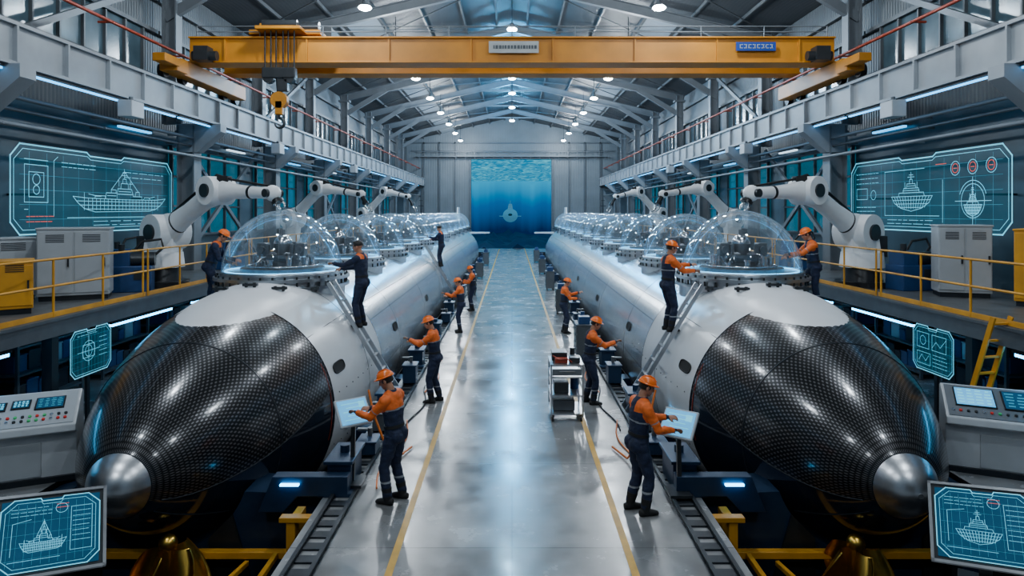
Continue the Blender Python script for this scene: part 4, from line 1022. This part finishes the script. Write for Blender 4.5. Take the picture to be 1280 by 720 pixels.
# ------------------------------------------------------------------ PEOPLE
def ik(a,b,l1,l2,pole):
    a=Vector(a);b=Vector(b);d=b-a;L=min(d.length,(l1+l2)*.995);d.normalize();b=a+d*L
    x=(l1*l1-l2*l2+L*L)/(2*L);h=math.sqrt(max(0,l1*l1-x*x))
    p=Vector(pole);p=(p-d*p.dot(d)).normalized()
    return a+d*x+p*h,b
def person(loc,yaw,label,hands,feet=((-.12,0,0),(.12,.05,0)),lean=8,headyaw=0,headpitch=12,vox=.011,helmet=True,style=1,hipdrop=.0,sc=1.0,group='workers'):
    e=thing('person',loc,label,'person',group,yaw,(sc,sc,sc))
    hipc=Vector((0,-.01*lean/10-(.06 if lean>20 else 0),.935-hipdrop))
    Lq=Euler((-math.radians(lean),0,0)).to_matrix()
    def tp(x,y,z): return hipc+Lq@Vector((x,y,z-.93))
    b=MB();lab=[]
    ax=Lq@Vector((1,0,0));ay=Lq@Vector((0,1,0));az=Lq@Vector((0,0,1))
    ring=[(.82,.12,.10),(.87,.165,.125),(.95,.18,.135),(1.04,.165,.12),(1.12,.168,.118),(1.24,.185,.125),(1.35,.2,.13),(1.43,.195,.12),(1.49,.15,.1),(1.53,.085,.075)]
    b.loft([(tp(0,0,z),ax*rx,ay*ry) for z,rx,ry in ring],24)
    for s in(-1,1): b.sph(tp(s*.185,0,1.43),.078,14,10);b.tube([tp(s*.05,0,1.47),tp(s*.19,0,1.43)],[.08,.07],12)
    for s in(-1,1): b.sph(tp(s*.08,-.05,.92),(.1,.1,.11),14,10)
    nb=tp(0,0,1.5)
    Hq=Lq@Euler((-math.radians(headpitch-lean*.3),0,math.radians(headyaw))).to_matrix()
    hc=tp(0,.02,1.57)+Hq@Vector((0,.015,.105))
    b.tube([nb-Vector((0,0,.03)),tp(0,.015,1.57),hc+Hq@Vector((0,-.01,-.05))],[.065,.056,.055],14)
    def hp(x,y,z): return hc+Hq@Vector((x,y,z))
    b.sph(hp(0,-.012,.03),(.077,.097,.09),18,12,rot=Hq);b.sph(hp(0,.02,-.035),(.062,.075,.075),16,10,rot=Hq);b.sph(hp(0,.055,-.085),(.036,.034,.028),12,8,rot=Hq)
    b.tube([hp(0,.086,.02),hp(0,.104,-.01),hp(0,.112,-.028),hp(0,.09,-.04)],[.011,.013,.016,.012],8)
    b.sph(hp(0,.082,.035),(.05,.018,.014),12,8,rot=Hq)
    b.sph(hp(0,.09,-.06),(.025,.012,.007),10,6,rot=Hq);b.sph(hp(0,.088,-.072),(.022,.012,.007),10,6,rot=Hq)
    for s in(-1,1): b.sph(hp(s*.078,-.01,-.01),(.014,.022,.034),10,8,rot=Hq)
    lab+= [(nb,tp(0,.015,1.57),.05,'skin'),(hp(0,0,-.03),hp(0,0,.05),.085,'skin')]
    for s,hn in zip((-1,1),hands):
        S=tp(s*.2,0,1.42);El,Wt=ik(S,hn,.3,.265,(s*.55,-.35,-1))
        b.tube([S,S.lerp(El,.5),El,El.lerp(Wt,.4),Wt.lerp(El,.02)],[.072,.062,.055,.052,.04],14);b.sph(S,.074,12,8);b.sph(El,.056,12,8)
        lab+=[(S,S.lerp(El,.55),.064,'arm'),(S.lerp(El,.55),S.lerp(El,.62),.061,'armband'),(S.lerp(El,.62),El,.06,'arm'),(El,El.lerp(Wt,.86),.048,'fore'),(El.lerp(Wt,.86),Wt,.042,'cuff')]
        d=(Wt-El).normalized()
        side=d.cross(Vector((0,0,1)));side=side.normalized() if side.length>.1 else Vector((1,0,0))
        up=side.cross(d).normalized()
        side=(side*math.cos(.6)+up*math.sin(.6)*s).normalized();nrm=side.cross(d).normalized()
        if nrm.z>0:nrm=-nrm
        if (side.x*s)>0: side=-side
        b.tube([Wt-d*.02,Wt+d*.015],[.034,.028],10)
        b.loft([(Wt+d*t,side*w,nrm*h) for t,w,h in((.0,.026,.02),(.03,.038,.017),(.07,.043,.015),(.095,.04,.013))],14)
        for k,(o,l) in enumerate(((.031,.07),(.0105,.08),(-.0105,.074),(-.031,.058))):
            p0=Wt+d*.085+side*o;p1=p0+d*l*.42+nrm*.006;p2=p1+d*l*.28+nrm*l*.22;p3=p2+d*l*.1+nrm*l*.28
            b.tube([p0,p1,p2,p3],[.0105,.0098,.009,.0075],8)
        t0=Wt+d*.025+side*.03;t1=t0+side*.028+d*.03+nrm*.008;t2=t1+side*.004+d*.03+nrm*.012
        b.tube([t0,t1,t2],[.0135,.0115,.009],8)
        lab+=[(Wt+d*.02,Wt+d*.17,.03,'skin')]
    boots=[]
    for s,ft in zip((-1,1),feet):
        Hh=hipc+Vector((s*.09,0,-.03));An=Vector((ft[0],ft[1],ft[2]+.1));Kn,An2=ik(Hh,An,.415,.41,(s*.1,1,0))
        b.tube([Hh+Vector((0,0,.03)),Hh.lerp(Kn,.35),Kn,Kn.lerp(An,.35),Kn.lerp(An,.8),An],[.1,.096,.07,.073,.064,.06],16)
        lab+=[(Hh,Kn,.08,'leg'),(Kn,An,.065,'shin')]
        b.loft([(An+Vector((0,y,z)),Vector((w,0,0)),Vector((0,0,h))) for y,z,w,h in((-.07,-.055,.03,.035),(0,-.05,.04,.042),(.1,-.06,.04,.03),(.14,-.065,.025,.02))],12)
        lab+=[(An+Vector((0,-.04,-.06)),An+Vector((0,.15,-.06)),.04,'boot')]
        boots.append((Kn,An))
    lab+=[(tp(0,0,.86),tp(0,0,1.38),.155,'torso'),(tp(-.1,0,1.42),tp(.1,0,1.42),.1,'torso')]
    me=bpy.data.meshes.new('tmpb');me.from_pydata(b.v,[],b.f)
    to=bpy.data.objects.new('tmpb',me);COL.objects.link(to)
    rm=to.modifiers.new('r','REMESH');rm.mode='VOXEL';rm.voxel_size=vox
    sm=to.modifiers.new('s','SMOOTH');sm.factor=.4;sm.iterations=1
    dg=bpy.context.evaluated_depsgraph_get();dg.update()
    nm=bpy.data.meshes.new_from_object(to.evaluated_get(dg));bpy.data.objects.remove(to)
    n=len(nm.polygons);C=np.zeros(n*3);nm.polygons.foreach_get('center',C);C=C.reshape(-1,3)
    best=np.full(n,1e9);idx=np.zeros(n,int)
    if style==0: mp={'skin':2,'arm':0,'armband':0,'fore':0,'cuff':0,'leg':0,'shin':0,'boot':3,'torso':9}
    else: mp={'skin':2,'arm':1,'armband':4,'fore':1,'cuff':0,'leg':0,'shin':8,'boot':3,'torso':9}
    for p,q_,r,l in lab:
        p=np.array(p);dv=np.array(q_)-p;t=np.clip(((C-p)@dv)/max(dv@dv,1e-9),0,1)
        ds=np.linalg.norm(C-(p+t[:,None]*dv),axis=1)-r
        k=ds<best;best[k]=ds[k];idx[k]=mp[l]
    tz=(C-np.array(hipc))@np.array(az)+.93; tX=(C-np.array(hipc))@np.array(ax)
    T9=idx==9
    idx[T9]=0
    if style==1: idx[T9&(tz>1.3)]=1;idx[T9&(tz>1.28)&(tz<1.3)]=4
    elif style==2: idx[T9&(tz>1.36)&(np.abs(tX)>.07)]=1;idx[T9&(tz>1.22)&(tz<1.24)]=4
    else: idx[T9&(tz>1.42)&(np.abs(tX)>.06)]=1
    S8=idx==8;idx[S8]=0;idx[S8&(C[:,2]>.30)&(C[:,2]<.325)]=4
    for k,mn in enumerate(('navy','orange','skin','rubber','stripe')): nm.materials.append(M[mn])
    nm.polygons.foreach_set('material_index',idx.tolist());nm.polygons.foreach_set('use_smooth',[True]*n)
    vm=np.full(len(nm.vertices),2)
    for pg,i_ in zip(nm.polygons,idx):
        if i_ in(0,1):
            for v in pg.vertices: vm[v]=0
    co_=np.zeros(len(nm.vertices)*3);nm.vertices.foreach_get('co',co_);co_=co_.reshape(-1,3)
    nn=np.zeros(len(nm.vertices)*3);nm.vertices.foreach_get('normal',nn);nn=nn.reshape(-1,3)
    sd=loc[0]*3.1+loc[1]
    for i in np.nonzero(vm==0)[0]:
        p=co_[i];w=noise.noise((p[0]*9+sd,p[1]*9,p[2]*16));w2=1-abs(noise.noise((p[0]*14,p[1]*14+sd,p[2]*20)))*2
        co_[i]=p+nn[i]*(w*.010+w2*.004)
    nm.vertices.foreach_set('co',co_.ravel());nm.update()
    nm.name='body';o=bpy.data.objects.new('body',nm);COL.objects.link(o);o.parent=e
    HM=Matrix.Translation(hc)@Hq.to_4x4()
    if helmet:
        hb=MB(HM);hb.sph((0,-.005,.045),(.105,.128,.098),28,12,0)
        hb.loft([((0,.005,.04),(.108,0,0),(0,.132,0)),((0,.012,.048),(.125,0,0),(0,.155,0)),((0,.012,.054),(.122,0,0),(0,.15,0)),((0,.0,.062),(.1,0,0),(0,.122,0))],28)
        hb.tube([(0,-.11,.1),(0,-.06,.14),(0,0,.152),(0,.06,.138),(0,.105,.1)],.012,8)
        hb.obj('hard_hat','helmet_orange',e,label='orange hard hat')
        hb=MB(HM);hb.sph((0,-.02,.012),(.083,.094,.08),16,10,-.6);hb.obj('hair','hair',e)
    else:
        hb=MB(HM);hb.sph((0,-.022,.042),(.087,.102,.092),20,12,-.35);hb.sph((0,.03,.1),(.06,.06,.03),12,6);hb.obj('hair','hair',e,label='short black hair')
    for s in(-1,1): hb=MB(HM);hb.sph((s*.03,.084,.012),(.012,.008,.008),10,6);hb.obj('eye','eye',e)
    hb=MB();hb.loft([(tp(0,0,1.47),ax*.1,ay*.09),(tp(0,0,1.50),ax*.092,ay*.085),(tp(0,.005,1.545),ax*.078,ay*.076),(tp(0,.005,1.545),ax*.066,ay*.064),(tp(0,.0,1.5),ax*.07,ay*.068)],18);hb.obj('collar','navy',e)
    hb=MB();hb.loft([(tp(0,0,1.035),ax*.178,ay*.134),(tp(0,0,1.075),ax*.178,ay*.132)],24);hb.obj('belt','rubber',e)
    for Kn,An in boots:
        u=(Kn-An).normalized()
        hb=MB();hb.loft([(An+Vector((0,y,z)),Vector((w,0,0)),Vector((0,0,h))) for y,z,w,h in((-.085,-.055,.03,.04),(-.05,-.05,.048,.05),(.03,-.048,.048,.052),(.11,-.062,.05,.038),(.165,-.07,.038,.028),(.18,-.075,.02,.018))],16)
        hb.cyl(An+Vector((0,-.01,-.06)),An+u*.13,.055,.074,16);hb.obj('boot','rubber',e)
    return e
LW='worker in navy and orange coveralls and hard hat, '
person((-1.62,9.4,0),70,LW+'operating a terminal',((-.16,.50,1.22),(.14,.46,1.2)),((-.13,.04,0),(.13,-.05,0)),6,8,18,.009,style=1)
person((1.68,9.05,0),-76,LW+'touching a terminal',((-.12,.48,1.2),(.18,.42,1.12)),((-.13,-.06,0),(.12,.05,0)),5,-6,16,.009,style=2)
person((-1.62,14.3,0),86,LW+'reaching to hull',((-.1,.52,1.33),(.14,.48,1.25)),((-.1,.06,0),(.12,-.08,0)),6,0,14,.011)
person((1.62,14.2,0),-86,LW+'holding a tool',((-.14,.46,1.2),(.1,.52,1.3)),((-.12,-.06,0),(.12,.06,0)),6,0,16,.011,style=2)
person((-1.7,22.6,0),85,LW+'working upright',((-.14,.5,1.3),(.12,.46,1.2)),lean=4,vox=.015)
person((-1.6,27.6,0),95,LW+'standing',((-.14,.4,1.15),(.16,.4,1.2)),lean=3,vox=.016,style=2)
person((1.72,22.5,0),-88,LW+'pointing',((-.14,.5,1.32),(.14,.42,1.15)),lean=4,vox=.015)
def hz(x,y): return HZ+math.sqrt(max(0,hr(y)**2-(abs(x)-HX)**2))
for s,ya,hd,ln,lb,st in((-1,-78,((-.13,.50,1.08),(.15,.46,1.04)),18,'leaning over hull',0),(1,84,((-.16,.56,1.22),(.16,.52,1.15)),8,'touching a dome',2)):
    x=s*6.72;y=15.15;z=hz(x,y)
    person((x,y,z-.02),ya,LW+lb,hd,((-.13,-.06,-.04),(.13,.08,.03)),ln,0,18,.011,style=st)
person((-3.14,14.2,1.60),78,'worker in dark navy coveralls with black hair on a ladder',((-.14,.55,1.32),(.12,.5,1.2)),((-.11,.02,0),(.12,.02,.0)),3,0,10,.011,helmet=False,style=0)
person((3.14,13.7,1.60),-78,'worker in navy and orange coveralls on ladder touching a dome',((-.12,.55,1.32),(.14,.5,1.22)),((-.12,.02,0),(.11,.02,.0)),3,0,8,.011,style=2)
person((-3.1,29.8,1.60),80,'worker in dark navy coveralls standing on a ladder',((-.14,.5,1.3),(.12,.46,1.2)),((-.11,.02,0),(.12,.02,0)),3,0,12,.016,helmet=False,style=0)
# ------------------------------------------------------------------ world
w=bpy.data.worlds.new('World');SC.world=w;w.use_nodes=True
w.node_tree.nodes['Background'].inputs[0].default_value=(.3,.5,.7,1);w.node_tree.nodes['Background'].inputs[1].default_value=.2
